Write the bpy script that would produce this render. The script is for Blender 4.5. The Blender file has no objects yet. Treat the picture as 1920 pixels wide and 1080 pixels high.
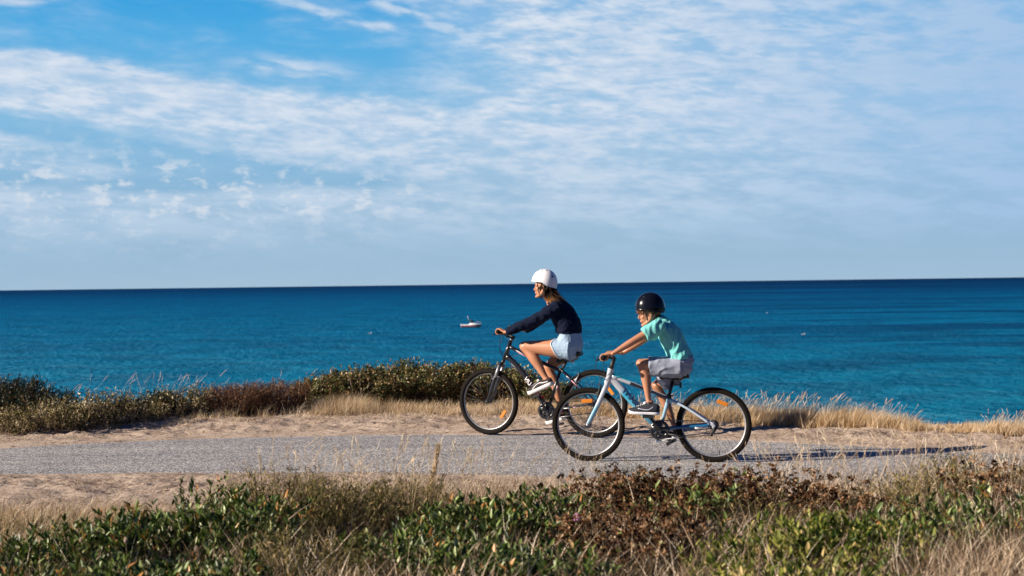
import bpy, bmesh, math, random
import numpy as np
from mathutils import Vector, Matrix, noise as mnoise

# ------------------------------------------------------------------ camera, sky, sun, exposure
SC = bpy.context.scene
COL = SC.collection
EYE = 1.53                      # camera height above the path
FPX = 2667.0                    # 50 mm on a 36 mm sensor, in 1920 px units
PITCH = -8.5 / FPX
ROLL = math.atan(24.5 / 1920)
cam_data = bpy.data.cameras.new("camera")
cam = bpy.data.objects.new("camera", cam_data)
COL.objects.link(cam)
SC.camera = cam
cam_data.sensor_width = 36.0
cam_data.lens = 50.0
cam_data.clip_start = 0.1
cam_data.clip_end = 120000.0
CF = Vector((0, math.cos(PITCH), math.sin(PITCH)))
CR0 = Vector((1, 0, 0)); CU0 = CR0.cross(CF)
CR = CR0 * math.cos(ROLL) - CU0 * math.sin(ROLL)
CU = CU0 * math.cos(ROLL) + CR0 * math.sin(ROLL)
CAMP = Vector((0, 0, EYE))
cam.matrix_world = Matrix(((CR.x, CU.x, -CF.x, 0), (CR.y, CU.y, -CF.y, 0), (CR.z, CU.z, -CF.z, EYE), (0, 0, 0, 1)))
cam_data.dof.use_dof = True
cam_data.dof.focus_distance = 13.2
cam_data.dof.aperture_fstop = 3.2

SUN_EL = math.radians(24.5)
SUN_AZ = math.radians(12.5)       # towards the camera side of due left
SUN_DIR = Vector((-math.cos(SUN_AZ) * math.cos(SUN_EL), -math.sin(SUN_AZ) * math.cos(SUN_EL), math.sin(SUN_EL)))
sl = bpy.data.lights.new("sun", 'SUN')
sl.energy = 5.0
sl.angle = math.radians(0.5)
sl.color = (1.0, 0.86, 0.70)
so = bpy.data.objects.new("sun", sl)
COL.objects.link(so)
so.rotation_euler = SUN_DIR.to_track_quat('Z', 'Y').to_euler()
so.location = (-20, -10, 20)

SC.view_settings.view_transform = 'Standard'
SC.view_settings.look = 'None'
EXPO = 0.95
SC.view_settings.exposure = EXPO
SC.view_settings.gamma = 1.0


def ray(px, py):
    return (CF + CR * ((px - 960) / FPX) + CU * ((540 - py) / FPX))


def gp(px, py, z=0.0):
    """point at height z seen at photo pixel"""
    d = ray(px, py)
    t = (z - EYE) / d.z
    return CAMP + d * t


def at_depth(px, y):
    """x position of the photo column px at distance y (height of the eye line)"""
    return (px - 960) / FPX * y


# ------------------------------------------------------------------ node helpers
class NT:
    def __init__(self, tree):
        self.t = tree

    def n(self, typ, **kw):
        nd = self.t.nodes.new(typ)
        for k, v in kw.items():
            setattr(nd, k, v)
        return nd

    def l(self, a, b):
        self.t.links.new(a, b)

    def m(self, op, a, b=None, c=None, clamp=False):
        nd = self.n('ShaderNodeMath', operation=op)
        nd.use_clamp = clamp
        for i, v in enumerate((a, b, c)):
            if v is None:
                continue
            if isinstance(v, (int, float)):
                nd.inputs[i].default_value = v
            else:
                self.l(v, nd.inputs[i])
        return nd.outputs[0]

    def mr(self, v, a, b, c=0.0, d=1.0, smooth=True):
        nd = self.n('ShaderNodeMapRange')
        nd.interpolation_type = 'SMOOTHSTEP' if smooth else 'LINEAR'
        self.l(v, nd.inputs[0])
        for i, x in enumerate((a, b, c, d)):
            nd.inputs[i + 1].default_value = x
        return nd.outputs[0]

    def mix(self, f, a, b, blend='MIX'):
        nd = self.n('ShaderNodeMix', data_type='RGBA', blend_type=blend)
        for i, v in ((0, f), (6, a), (7, b)):
            if isinstance(v, (int, float)):
                nd.inputs[i].default_value = v
            elif isinstance(v, tuple):
                nd.inputs[i].default_value = (v[0], v[1], v[2], 1)
            else:
                self.l(v, nd.inputs[i])
        return nd.outputs[2]

    def noise(self, vec, scale, detail=4, rough=0.5, dist=0.0, out=0):
        nd = self.n('ShaderNodeTexNoise')
        nd.inputs['Scale'].default_value = scale
        nd.inputs['Detail'].default_value = detail
        nd.inputs['Roughness'].default_value = rough
        nd.inputs['Distortion'].default_value = dist
        if vec is not None:
            self.l(vec, nd.inputs['Vector'])
        return nd.outputs[out]

    def comb(self, x, y, z=0.0):
        nd = self.n('ShaderNodeCombineXYZ')
        for i, v in enumerate((x, y, z)):
            if isinstance(v, (int, float)):
                nd.inputs[i].default_value = v
            else:
                self.l(v, nd.inputs[i])
        return nd.outputs[0]

    def ramp(self, f, stops, interp='LINEAR'):
        nd = self.n('ShaderNodeValToRGB')
        cr = nd.color_ramp
        cr.interpolation = interp
        while len(cr.elements) < len(stops):
            cr.elements.new(0.5)
        for e, (p, c) in zip(cr.elements, stops):
            e.position = p
            e.color = (c[0], c[1], c[2], 1)
        self.l(f, nd.inputs[0])
        return nd.outputs[0]


def s2l(r, g, b):
    f = lambda c: (c / 255 / 12.92) if c / 255 <= 0.04045 else ((c / 255 + 0.055) / 1.055) ** 2.4
    return (f(r), f(g), f(b))


# ------------------------------------------------------------------ world: Nishita sky with a cloud layer
W = bpy.data.worlds.new("World")
SC.world = W
W.use_nodes = True
W.node_tree.nodes.clear()
w = NT(W.node_tree)
SKY_STR = 0.06
tc = w.n('ShaderNodeTexCoord').outputs['Generated']
sky = w.n('ShaderNodeTexSky', sky_type='NISHITA')
sky.sun_disc = False
sky.sun_elevation = SUN_EL
sky.sun_rotation = math.atan2(SUN_DIR.x, SUN_DIR.y)
sky.altitude = 0
sky.air_density = 1.0
sky.dust_density = 0.4
sky.ozone_density = 3.0
sep = w.n('ShaderNodeSeparateXYZ')
w.l(tc, sep.inputs[0])
X, Y, Z = sep.outputs
hor = w.m('SQRT', w.m('ADD', w.m('MULTIPLY', X, X), w.m('MULTIPLY', Y, Y)))
az = w.m('ARCTAN2', X, Y)                       # 0 straight out to sea, + to the right
el = w.m('ARCTAN2', Z, hor)
# sky coordinates in milliradian-like units (u to the right, v up)
u = w.m('MULTIPLY', az, 1.0)
v = w.m('MULTIPLY', el, 1.0)


def pu(px):
    return math.atan((px - 960) / FPX)


def pv(px, py):
    return math.atan((532 - (px - 960) * 0.0125 - py) / FPX)


def line(p, q):
    """signed height above the straight line through two sky points given as photo pixels"""
    (x0, y0), (x1, y1) = (pu(p[0]), pv(*p)), (pu(q[0]), pv(*q))
    k = (y1 - y0) / (x1 - x0)
    return w.m('SUBTRACT', w.m('SUBTRACT', v, y0), w.m('MULTIPLY', w.m('SUBTRACT', u, x0), k))


def spot(p, ru, rv, tilt=0.0):
    """soft elliptic patch of sky centred on a sky point, radii in photo pixels"""
    du = w.m('DIVIDE', w.m('SUBTRACT', u, pu(p[0])), ru / FPX)
    dv = w.m('SUBTRACT', v, pv(*p))
    if tilt:
        dv = w.m('SUBTRACT', dv, w.m('MULTIPLY', w.m('SUBTRACT', u, pu(p[0])), tilt))
    dv = w.m('DIVIDE', dv, rv / FPX)
    r2 = w.m('ADD', w.m('MULTIPLY', du, du), w.m('MULTIPLY', dv, dv))
    return w.m('EXPONENT', w.m('MULTIPLY', r2, -1.0))


# cloud plane coordinates: perspective of a high flat layer
zz = w.m('ADD', w.m('MAXIMUM', Z, 0.0), 0.10)
cx = w.m('DIVIDE', X, zz)
cy = w.m('DIVIDE', Y, zz)
cp = w.comb(cx, cy, 0.0)
an = w.comb(w.m('MULTIPLY', u, 1.0), w.m('MULTIPLY', v, 3.2), 0.0)
warp = w.noise(an, 9.0, 3, 0.55, 0.0)
warp = w.m('MULTIPLY', w.m('SUBTRACT', warp, 0.5), 0.045)
warp2 = w.m('MULTIPLY', w.m('SUBTRACT', w.noise(an, 30.0, 3, 0.6, 0.0), 0.5), 0.016)
wv = w.m('ADD', warp, warp2)
# cover: everywhere cloud, minus the blue openings
lA = w.m('ADD', line((0, 140), (1000, 232)), wv)                    # upper edge of the left bank
openA = w.mr(lA, 0.002, 0.014)
lB = w.m('ADD', line((690, -10), (1100, 165)), wv)                  # left edge of the large right-hand field
cloudB = w.mr(lB, -0.004, 0.010)
openL = w.m('MULTIPLY', w.m('MULTIPLY', w.m('MULTIPLY', openA, w.mr(w.noise(an, 9.0, 5, 0.6, 0.3), 0.40, 0.66, 1.0, 0.68)), w.m('SUBTRACT', 1.0, cloudB)), w.mr(u, pu(1000), pu(700), 0.15, 1.0))
lC = w.m('ADD', line((1380, -30), (1960, 40)), w.m('MULTIPLY', wv, 0.8))
openC = w.mr(lC, -0.002, 0.010)
streak = w.m('MULTIPLY', w.m('ADD', w.m('ADD', spot((120, 262), 320, 20, -0.16), spot((480, 326), 330, 17, -0.08)),
                             w.m('ADD', spot((300, 352), 170, 17, 0.0), spot((10, 345), 80, 15, 0.0))),
             w.mr(w.noise(an, 22, 3, 0.6), 0.2, 0.5, 0.8, 1.5), clamp=True)
blue_gap = w.m('MAXIMUM', w.m('MAXIMUM', openL, openC), w.m('MULTIPLY', streak, 0.85), clamp=True)
# fine texture of the layer
st = w.comb(w.m('ADD', w.m('MULTIPLY', u, 1.0), w.m('MULTIPLY', v, 0.9)), w.m('MULTIPLY', v, 3.4), 0.0)
t1 = w.noise(st, 30.0, 6, 0.56, 0.25)
t2 = w.noise(st, 100.0, 4, 0.55, 0.1)
t3 = w.noise(st, 12.0, 4, 0.55, 0.3)
tex = w.m('ADD', w.m('MULTIPLY', t1, 0.46), w.m('ADD', w.m('MULTIPLY', t2, 0.14), w.m('MULTIPLY', t3, 0.55)))
dens = w.mr(tex, 0.42, 0.70)
# wisps drifting inside the blue opening
wis = w.m('ADD', w.m('ADD', spot((600, 22), 150, 14, -0.28), w.m('MULTIPLY', spot((870, 62), 210, 13, -0.36), 1.5)),
          w.m('ADD', w.m('MULTIPLY', spot((720, 52), 28, 9), 0.8), w.m('ADD', spot((560, 135), 110, 20, -0.1), w.m('ADD', w.m('MULTIPLY', spot((30, 34), 75, 11, 0.15), 1.1), w.m('MULTIPLY', spot((120, 5), 60, 8, 0.0), 0.8)))))
wis = w.m('MULTIPLY', wis, w.mr(t1, 0.35, 0.6, 0.25, 1.1), clamp=True)
cover = w.m('MULTIPLY', w.m('SUBTRACT', 1.0, blue_gap), w.m('ADD', w.m('MULTIPLY', dens, 0.62), 0.42), clamp=True)
thick = w.m('ADD', w.m('MULTIPLY', spot((330, 190), 560, 44, -0.12), 0.40), w.m('MULTIPLY', spot((1330, 150), 520, 110, -0.05), 0.24))
cover = w.m('ADD', cover, w.m('MULTIPLY', thick, w.m('SUBTRACT', 1.0, blue_gap)), clamp=True)
cover = w.m('MAXIMUM', cover, w.m('MULTIPLY', wis, 0.75))
cover = w.m('MULTIPLY', cover, w.m('MULTIPLY', w.mr(el, 0.34, 0.24), w.mr(w.m('ABSOLUTE', az), 1.1, 0.6)))   # the field thins out overhead and behind
# puffs low on the left
puff = w.m('MULTIPLY', w.mr(w.noise(w.comb(u, w.m('MULTIPLY', v, 2.0)), 62.0, 5, 0.60, 0.1), 0.50, 0.66),
           w.m('MULTIPLY', w.mr(u, 0.03, -0.12), w.m('ADD', spot((200, 365), 560, 75, -0.02), w.m('MULTIPLY', spot((520, 362), 330, 34, -0.03), 0.9)), clamp=True))
haze = w.mr(el, 0.055, 0.012)
cover = w.m('MULTIPLY', cover, w.m('SUBTRACT', 1.0, w.m('MULTIPLY', haze, 0.85)))
KS = 1 / (SKY_STR * 2 ** EXPO)
G = lambda r, g, b: tuple(c * KS for c in s2l(r, g, b))
skyc = w.mix(1.0, sky.outputs[0], (0.07, 0.25, 0.55), 'MULTIPLY')
# clear sky, paler to the horizon (aerial haze of the real sky)
clear = w.ramp(w.mr(el, 0.0, 0.20, 0, 1, False), [(0.0, s2l(160, 189, 212)), (0.25, s2l(140, 180, 211)), (0.60, s2l(122, 184, 224)), (0.85, s2l(84, 172, 226)), (1.0, s2l(54, 160, 222))])
clear = w.mix(1.0, clear, (KS,) * 3, 'MULTIPLY')
low = w.m('MULTIPLY', w.mr(el, 0.30, 0.22), w.mr(w.m('ABSOLUTE', az), 1.2, 0.7))
base = w.mix(low, skyc, clear)
ccol = w.mix(w.mr(w.m('ADD', w.m('MULTIPLY', t2, 0.30), w.m('MULTIPLY', t1, 0.70)), 0.36, 0.68), G(176, 203, 230), G(217, 227, 240))
ccol = w.mix(w.mr(el, 0.13, 0.02), ccol, G(184, 207, 229))
ccol = w.mix(w.mr(u, 0.02, 0.36), ccol, G(166, 197, 230))
out = w.mix(cover, base, ccol)
out = w.mix(w.m('MULTIPLY', puff, 0.62, clamp=True), out, G(226, 231, 238))
below = w.mr(el, -0.02, 0.0)
out = w.mix(below, G(10, 30, 45), out)
bg = w.n('ShaderNodeBackground')
bg.inputs[1].default_value = SKY_STR
w.l(out, bg.inputs[0])
w.l(bg.outputs[0], w.n('ShaderNodeOutputWorld').inputs[0])


# ------------------------------------------------------------------ object helpers
def tag(o, label=None, cat=None, group=None, kind=None):
    if label: o["label"] = label
    if cat: o["category"] = cat
    if group: o["group"] = group
    if kind: o["kind"] = kind
    return o


def link(name, data, parent=None):
    o = bpy.data.objects.new(name, data)
    COL.objects.link(o)
    if parent is not None:
        o.parent = parent
    return o


def from_bm(name, bm, mats, parent=None, smooth=True):
    me = bpy.data.meshes.new(name)
    bmesh.ops.recalc_face_normals(bm, faces=bm.faces)
    bm.to_mesh(me)
    bm.free()
    if not isinstance(mats, (list, tuple)):
        mats = [mats]
    for m in mats:
        me.materials.append(m)
    if smooth:
        me.polygons.foreach_set('use_smooth', [True] * len(me.polygons))
    return link(name, me, parent)


def from_np(name, V, F, mat, parent=None, attr=None, smooth=False, mats_idx=None):
    """V (n,3), F (m,k) all faces of k corners"""
    me = bpy.data.meshes.new(name)
    V = np.asarray(V, dtype=np.float32); F = np.asarray(F, dtype=np.int32)
    me.vertices.add(len(V)); me.vertices.foreach_set('co', V.ravel())
    k = F.shape[1]
    me.loops.add(F.size); me.loops.foreach_set('vertex_index', F.ravel())
    me.polygons.add(len(F))
    me.polygons.foreach_set('loop_start', np.arange(0, F.size, k, dtype=np.int32))
    if smooth:
        me.polygons.foreach_set('use_smooth', np.ones(len(F), dtype=bool))
    if attr is not None:
        for an_, arr in attr.items():
            a = me.attributes.new(an_, 'FLOAT', 'POINT')
            a.data.foreach_set('value', np.asarray(arr, dtype=np.float32))
    mats = mat if isinstance(mat, (list, tuple)) else [mat]
    for m in mats:
        me.materials.append(m)
    if mats_idx is not None:
        me.polygons.foreach_set('material_index', np.asarray(mats_idx, dtype=np.int32))
    me.update(calc_edges=True)
    return link(name, me, parent)


def new_mat(name):
    m = bpy.data.materials.new(name)
    m.use_nodes = True
    nt = NT(m.node_tree)
    bs = m.node_tree.nodes['Principled BSDF']
    return m, nt, bs


def simple(name, col, rough=0.5, metal=0.0, bump=0.0, bscale=200.0, spec=0.5, var=0.0, vscale=20.0, coat=0.0, sss=0.0):
    m, nt, bs = new_mat(name)
    bs.inputs['Roughness'].default_value = rough
    bs.inputs['Metallic'].default_value = metal
    bs.inputs['Specular IOR Level'].default_value = spec
    bs.inputs['Coat Weight'].default_value = coat
    co = nt.n('ShaderNodeTexCoord').outputs['Object']
    c = (col[0], col[1], col[2])
    if var > 0:
        f = nt.noise(co, vscale, 4, 0.6)
        c2 = nt.mix(f, tuple(x * (1 - var) for x in c), tuple(min(1, x * (1 + var)) for x in c))
        nt.l(c2, bs.inputs['Base Color'])
    else:
        bs.inputs['Base Color'].default_value = (*c, 1)
    if sss > 0:
        bs.inputs['Subsurface Weight'].default_value = sss
        bs.inputs['Subsurface Radius'].default_value = (0.02, 0.008, 0.004)
        bs.inputs['Subsurface Scale'].default_value = 0.3
    if bump > 0:
        b = nt.n('ShaderNodeBump')
        b.inputs['Strength'].default_value = bump
        b.inputs['Distance'].default_value = 0.004
        nt.l(nt.noise(co, bscale, 3, 0.6), b.inputs['Height'])
        nt.l(b.outputs[0], bs.inputs['Normal'])
    return m


# numpy value noise
def vnoise(x, y, seed=0):
    xi = np.floor(x).astype(np.int64); yi = np.floor(y).astype(np.int64)
    xf = x - xi; yf = y - yi
    xf = xf * xf * (3 - 2 * xf); yf = yf * yf * (3 - 2 * yf)

    def h(a, b):
        n = (a * 374761393 + b * 668265263 + seed * 1442695041) & 0x7fffffff
        n = ((n ^ (n >> 13)) * 1274126177) & 0x7fffffff
        return ((n ^ (n >> 16)) & 0xffff) / 65535.0
    return (h(xi, yi) * (1 - xf) + h(xi + 1, yi) * xf) * (1 - yf) + (h(xi, yi + 1) * (1 - xf) + h(xi + 1, yi + 1) * xf) * yf


def fbm(x, y, seed=0, oct=4):
    s = 0; a = 0.5; t = 0
    for i in range(oct):
        s = s + a * vnoise(x * 2 ** i, y * 2 ** i, seed + i); t += a; a *= 0.5
    return s / t

# ------------------------------------------------------------------ ground, path, sea
far_px = [(-400, 868), (0, 838), (320, 822), (640, 814), (900, 812), (1200, 817), (1406, 825), (1590, 833), (1767, 841), (1960, 851), (2350, 880)]
near_px = [(-400, 890), (0, 888), (320, 886), (640, 886), (900, 889), (1200, 896), (1500, 905), (1750, 915), (1960, 925), (2350, 950)]
FE = np.array([gp(*p)[:2] for p in far_px]); NE = np.array([gp(*p)[:2] for p in near_px])


def edge(E, x):
    s0 = (E[1, 1] - E[0, 1]) / (E[1, 0] - E[0, 0]); s1 = (E[-1, 1] - E[-2, 1]) / (E[-1, 0] - E[-2, 0])
    y = np.interp(x, E[:, 0], E[:, 1])
    lo = x < E[0, 0]; hi = x > E[-1, 0]
    y = np.where(lo, E[0, 1] + (x - E[0, 0]) * s0, y)
    return np.where(hi, E[-1, 1] + (x - E[-1, 0]) * s1, y)


def sm_edge(E, x):
    return sum(edge(E, x + d) for d in (-0.8, -0.4, 0, 0.4, 0.8)) / 5


def ridge(x):
    return np.interp(x, [-60, -8, -4, -1, 1, 3, 6, 60], [17, 18.2, 18.6, 18.8, 16.4, 15.0, 13.5, 3])


SEA_Z = -11.7


def ground_z(x, y):
    yf = sm_edge(FE, x); yn = sm_edge(NE, x); yr = ridge(x)
    df = y - yf; dn = yn - y
    out = np.maximum(df, dn)                    # >0 outside the path
    rough = (fbm(x * 1.7, y * 1.7, 3) - 0.5) * 0.09 + (fbm(x * 7, y * 7, 7) - 0.5) * 0.055 + (fbm(x * 22, y * 22, 11, 3) - 0.5) * 0.035
    ragged = (fbm(x * 2.6, y * 2.6, 21) - 0.5) * 0.35 + (fbm(x * 14, y * 14, 23) - 0.5) * 0.12
    lift = np.clip((out + ragged * 0.55) / 0.30, -1, 1)
    z = np.where(lift < 0, lift * 0.05, lift * 0.012) + rough * np.clip(out / 0.5, 0.0, 1)
    z = z + np.clip((out - 0.3) / 2.0, 0, 1) * 0.03
    # the bank beyond the crest falls away to the beach
    over = y - yr
    drop = np.where(over > 0, over, 0)
    z = z - 0.62 * drop * np.clip(drop / 1.2, 0.1, 1)
    z = np.maximum(z, SEA_Z - 1.5)
    return z


def axis(a, b, fine, coarse):
    """grid lines: fine spacing inside [a,b], growing outside"""
    core = np.arange(a, b + fine / 2, fine)
    g = [0.0]; step = fine
    while g[-1] < coarse:
        step *= 1.22; g.append(g[-1] + step)
    g = np.array(g[1:])
    return np.concatenate([a - g[::-1], core, b + g])


gx = axis(-7.2, 7.2, 0.035, 300); gy = np.concatenate([-np.array([400, 200, 90, 40, 18, 8, 3, 0]), np.arange(2, 10.4, 0.1), np.arange(10.4, 18.2, 0.035), np.arange(18.3, 40, 0.5), [45, 60]])
GX, GY = np.meshgrid(gx, gy)
GZ = ground_z(GX, GY)
V = np.stack([GX, GY, GZ], -1).reshape(-1, 3)
nx_, ny_ = len(gx), len(gy)
I = np.arange(nx_ * ny_).reshape(ny_, nx_)
F = np.stack([I[:-1, :-1], I[:-1, 1:], I[1:, 1:], I[1:, :-1]], -1).reshape(-1, 4)

# sandy earth
m_sand, nt, bs = new_mat("sandy_earth")
co = nt.n('ShaderNodeTexCoord').outputs['Object']
n1 = nt.noise(co, 2.2, 5, 0.62); n2 = nt.noise(co, 26, 5, 0.7); n3 = nt.noise(co, 120, 3, 0.7)
f = nt.m('ADD', nt.m('MULTIPLY', n1, 0.35), nt.m('ADD', nt.m('MULTIPLY', n2, 0.4), nt.m('MULTIPLY', n3, 0.25)))
c = nt.ramp(f, [(0.30, (0.030, 0.017, 0.010)), (0.40, (0.18, 0.125, 0.088)), (0.47, (0.44, 0.345, 0.27)), (0.62, (0.63, 0.52, 0.425)), (0.76, (0.74, 0.63, 0.53))])
c = nt.mix(nt.mr(nt.noise(co, 13, 5, 0.75, 0.6), 0.53, 0.62, 0, 0.75), c, (0.085, 0.055, 0.035))
# grit, and dark soil painted in for the shade under the near thicket
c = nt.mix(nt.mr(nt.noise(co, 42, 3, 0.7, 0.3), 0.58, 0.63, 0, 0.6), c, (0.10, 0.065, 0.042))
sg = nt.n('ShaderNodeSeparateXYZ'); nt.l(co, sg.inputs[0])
soil_shade = nt.mr(nt.m('ADD', sg.outputs[1], nt.m('MULTIPLY', nt.m('SUBTRACT', n1, 0.5), 1.6)), 9.5, 8.7)
c = nt.mix(soil_shade, c, nt.mix(n2, (0.018, 0.012, 0.008), (0.060, 0.038, 0.022)))
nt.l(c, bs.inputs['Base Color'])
bs.inputs['Roughness'].default_value = 0.95
bs.inputs['Specular IOR Level'].default_value = 0.1
b = nt.n('ShaderNodeBump'); b.inputs['Strength'].default_value = 0.9; b.inputs['Distance'].default_value = 0.02
nt.l(nt.m('ADD', n2, nt.m('MULTIPLY', n3, 0.5)), b.inputs['Height']); nt.l(b.outputs[0], bs.inputs['Normal'])
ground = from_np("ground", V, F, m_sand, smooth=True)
tag(ground, kind="structure", label="sandy earth verge and bank either side of the path")

# asphalt path
m_asph, nt, bs = new_mat("asphalt")
co = nt.n('ShaderNodeTexCoord').outputs['Object']
vo = nt.n('ShaderNodeTexVoronoi'); vo.inputs['Scale'].default_value = 78; nt.l(co, vo.inputs['Vector'])
sp = nt.n('ShaderNodeSeparateColor'); nt.l(vo.outputs['Color'], sp.inputs[0])
chip = nt.ramp(sp.outputs[0], [(0.0, (0.055, 0.053, 0.050)), (0.20, (0.19, 0.19, 0.194)), (0.42, (0.43, 0.427, 0.43)), (0.75, (0.62, 0.612, 0.61)), (1.0, (0.85, 0.84, 0.825))])
gap = nt.mr(vo.outputs['Distance'], 0.28, 0.62)
c = nt.mix(nt.m('MULTIPLY', gap, 0.7), chip, (0.045, 0.046, 0.052))
big = nt.noise(co, 1.1, 4, 0.6)
c = nt.mix(1.0, c, nt.mix(big, (0.80, 0.80, 0.82), (1.18, 1.16, 1.14)), 'MULTIPLY')
c = nt.mix(nt.mr(nt.noise(co, 3.5, 5, 0.7), 0.56, 0.75, 0, 0.45), c, (0.50, 0.40, 0.30))
sx = nt.n('ShaderNodeSeparateXYZ'); nt.l(co, sx.inputs[0])
lane = nt.noise(nt.comb(nt.m('MULTIPLY', sx.outputs[0], 0.35), nt.m('MULTIPLY', sx.outputs[1], 3.2)), 1.0, 5, 0.65, 0.3)
c = nt.mix(1.0, c, nt.mix(nt.mr(lane, 0.38, 0.62), (0.92, 0.93, 0.95), (1.16, 1.15, 1.12)), 'MULTIPLY')
nt.l(c, bs.inputs['Base Color'])
bs.inputs['Roughness'].default_value = 0.85
bs.inputs['Specular IOR Level'].default_value = 0.25
b = nt.n('ShaderNodeBump'); b.inputs['Strength'].default_value = 0.5; b.inputs['Distance'].default_value = 0.006
nt.l(nt.m('SUBTRACT', 1.0, vo.outputs['Distance']), b.inputs['Height']); nt.l(b.outputs[0], bs.inputs['Normal'])
pxs = np.linspace(-60, 60, 481); cr = np.linspace(0, 1, 9)
PV = []
for x in pxs:
    a = float(sm_edge(NE, np.array([x]))[0]); bb = float(sm_edge(FE, np.array([x]))[0])
    for t in cr:
        PV.append((x, a - 0.12 + (bb - a + 0.24) * t, 0.0 - (0.012 if t in (0, 1) else 0)))
I = np.arange(len(PV)).reshape(len(pxs), len(cr))
F = np.stack([I[:-1, :-1], I[1:, :-1], I[1:, 1:], I[:-1, 1:]], -1).reshape(-1, 4)
path = from_np("path", PV, F, m_asph, smooth=True)
tag(path, kind="structure", label="pale grey asphalt cycle path")

# sea
SEA_STOPS = [(0.0, (0.003, 0.240, 0.350)), (0.05, (0.001, 0.175, 0.315)), (0.22, (0.0003, 0.135, 0.290)), (0.42, (0.0003, 0.108, 0.262)), (0.56, (0.0002, 0.066, 0.190)), (0.72, (0.0002, 0.034, 0.120)), (1.0, (0.0004, 0.024, 0.085))]
m_sea, nt, bs = new_mat("sea_water")
ge = nt.n('ShaderNodeNewGeometry').outputs['Position']
sp = nt.n('ShaderNodeSeparateXYZ'); nt.l(ge, sp.inputs[0])
PX, PY, PZ = sp.outputs
ly = nt.m('LOGARITHM', nt.m('MAXIMUM', PY, 20.0), 10.0)          # distance offshore: 2.1 near the beach .. 4.5 at the horizon
swell = nt.noise(nt.comb(nt.m('MULTIPLY', PX, 0.004), nt.m('MULTIPLY', PY, 0.010)), 1.0, 5, 0.55, 0.4)
lyw = nt.m('ADD', ly, nt.m('MULTIPLY', nt.m('SUBTRACT', swell, 0.5), 0.25))
dep = nt.ramp(nt.mr(lyw, 2.0, 4.3, 0, 1, False), SEA_STOPS)
# darker patches, mostly to the right
band = nt.mr(nt.noise(nt.comb(nt.m('MULTIPLY', PX, 0.0042), nt.m('MULTIPLY', PY, 0.021)), 1.0, 6, 0.55, 0.5), 0.47, 0.60)
band3 = nt.mr(nt.noise(nt.comb(nt.m('MULTIPLY', PX, 0.0007), nt.m('MULTIPLY', PY, 0.0031)), 1.0, 6, 0.55, 0.5), 0.47, 0.60)
side = nt.mr(PX, -60.0, 170.0, 0.25, 1.0)
bandf = nt.m('MULTIPLY', nt.m('MAXIMUM', band, nt.m('MULTIPLY', band3, nt.mr(PY, 400.0, 900.0))), nt.m('MULTIPLY', side, nt.mr(PY, 130.0, 190.0, 0.15, 0.85)))
c = nt.mix(bandf, dep, nt.mix(1.0, dep, (0.5, 0.34, 0.48), 'MULTIPLY'))
# chop
w0 = nt.noise(nt.comb(nt.m('MULTIPLY', PX, 0.50), nt.m('MULTIPLY', PY, 0.42)), 1.0, 7, 0.62, 0.2)
w2 = nt.noise(nt.comb(nt.m('MULTIPLY', PX, 0.05), nt.m('MULTIPLY', PY, 0.060)), 1.0, 8, 0.68, 0.2)
# foam streaks close to the beach, here and there a crest farther out
fo = nt.m('MULTIPLY', nt.mr(nt.noise(nt.comb(nt.m('MULTIPLY', PX, 0.07), nt.m('MULTIPLY', PY, 0.20)), 1.0, 7, 0.7, 0.6), 0.57, 0.70), nt.mr(PY, 185.0, 122.0))
fleck = nt.m('MULTIPLY', nt.mr(nt.noise(nt.comb(nt.m('MULTIPLY', PX, 0.35), nt.m('MULTIPLY', PY, 0.20)), 1.0, 3, 0.6, 0.3), 0.66, 0.74), 0.30)
c = nt.mix(nt.m('MAXIMUM', nt.m('MULTIPLY', fo, 0.55), fleck), c, (0.08, 0.36, 0.46))
# light and dark of the ripples, painted into the water colour
c = nt.mix(1.0, c, nt.mix(nt.mr(w2, 0.36, 0.64), (0.66, 0.72, 0.78), (1.3, 1.24, 1.18)), 'MULTIPLY')
b = nt.n('ShaderNodeBump'); b.inputs['Strength'].default_value = 1.0; b.inputs['Distance'].default_value = 1.0
nt.l(nt.m('ADD', nt.m('MULTIPLY', w0, 2.4), nt.m('MULTIPLY', w2, 6.0)), b.inputs['Height'])
df = nt.n('ShaderNodeBsdfDiffuse'); nt.l(c, df.inputs[0]); nt.l(b.outputs[0], df.inputs['Normal'])
gl = nt.n('ShaderNodeBsdfGlossy'); gl.inputs['Roughness'].default_value = 0.25; gl.inputs[0].default_value = (0.35, 0.75, 1.0, 1); nt.l(b.outputs[0], gl.inputs['Normal'])
mx = nt.n('ShaderNodeMixShader'); mx.inputs[0].default_value = 0.06
nt.l(df.outputs[0], mx.inputs[1]); nt.l(gl.outputs[0], mx.inputs[2])
nt.l(mx.outputs[0], [n for n in m_sea.node_tree.nodes if n.type == 'OUTPUT_MATERIAL'][0].inputs[0])
xs = np.concatenate([-np.geomspace(45000, 50, 30), [0], np.geomspace(50, 45000, 30)])
ys = np.concatenate([[24, 40, 60, 80], np.geomspace(100, 45000, 60)])
SX, SY = np.meshgrid(xs, ys)
V = np.stack([SX, SY, np.full_like(SX, SEA_Z)], -1).reshape(-1, 3)
I = np.arange(len(V)).reshape(len(ys), len(xs))
F = np.stack([I[:-1, :-1], I[:-1, 1:], I[1:, 1:], I[1:, :-1]], -1).reshape(-1, 4)
sea = from_np("sea", V, F, m_sea)
tag(sea, kind="structure", label="deep blue and teal sea out to the horizon")

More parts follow.
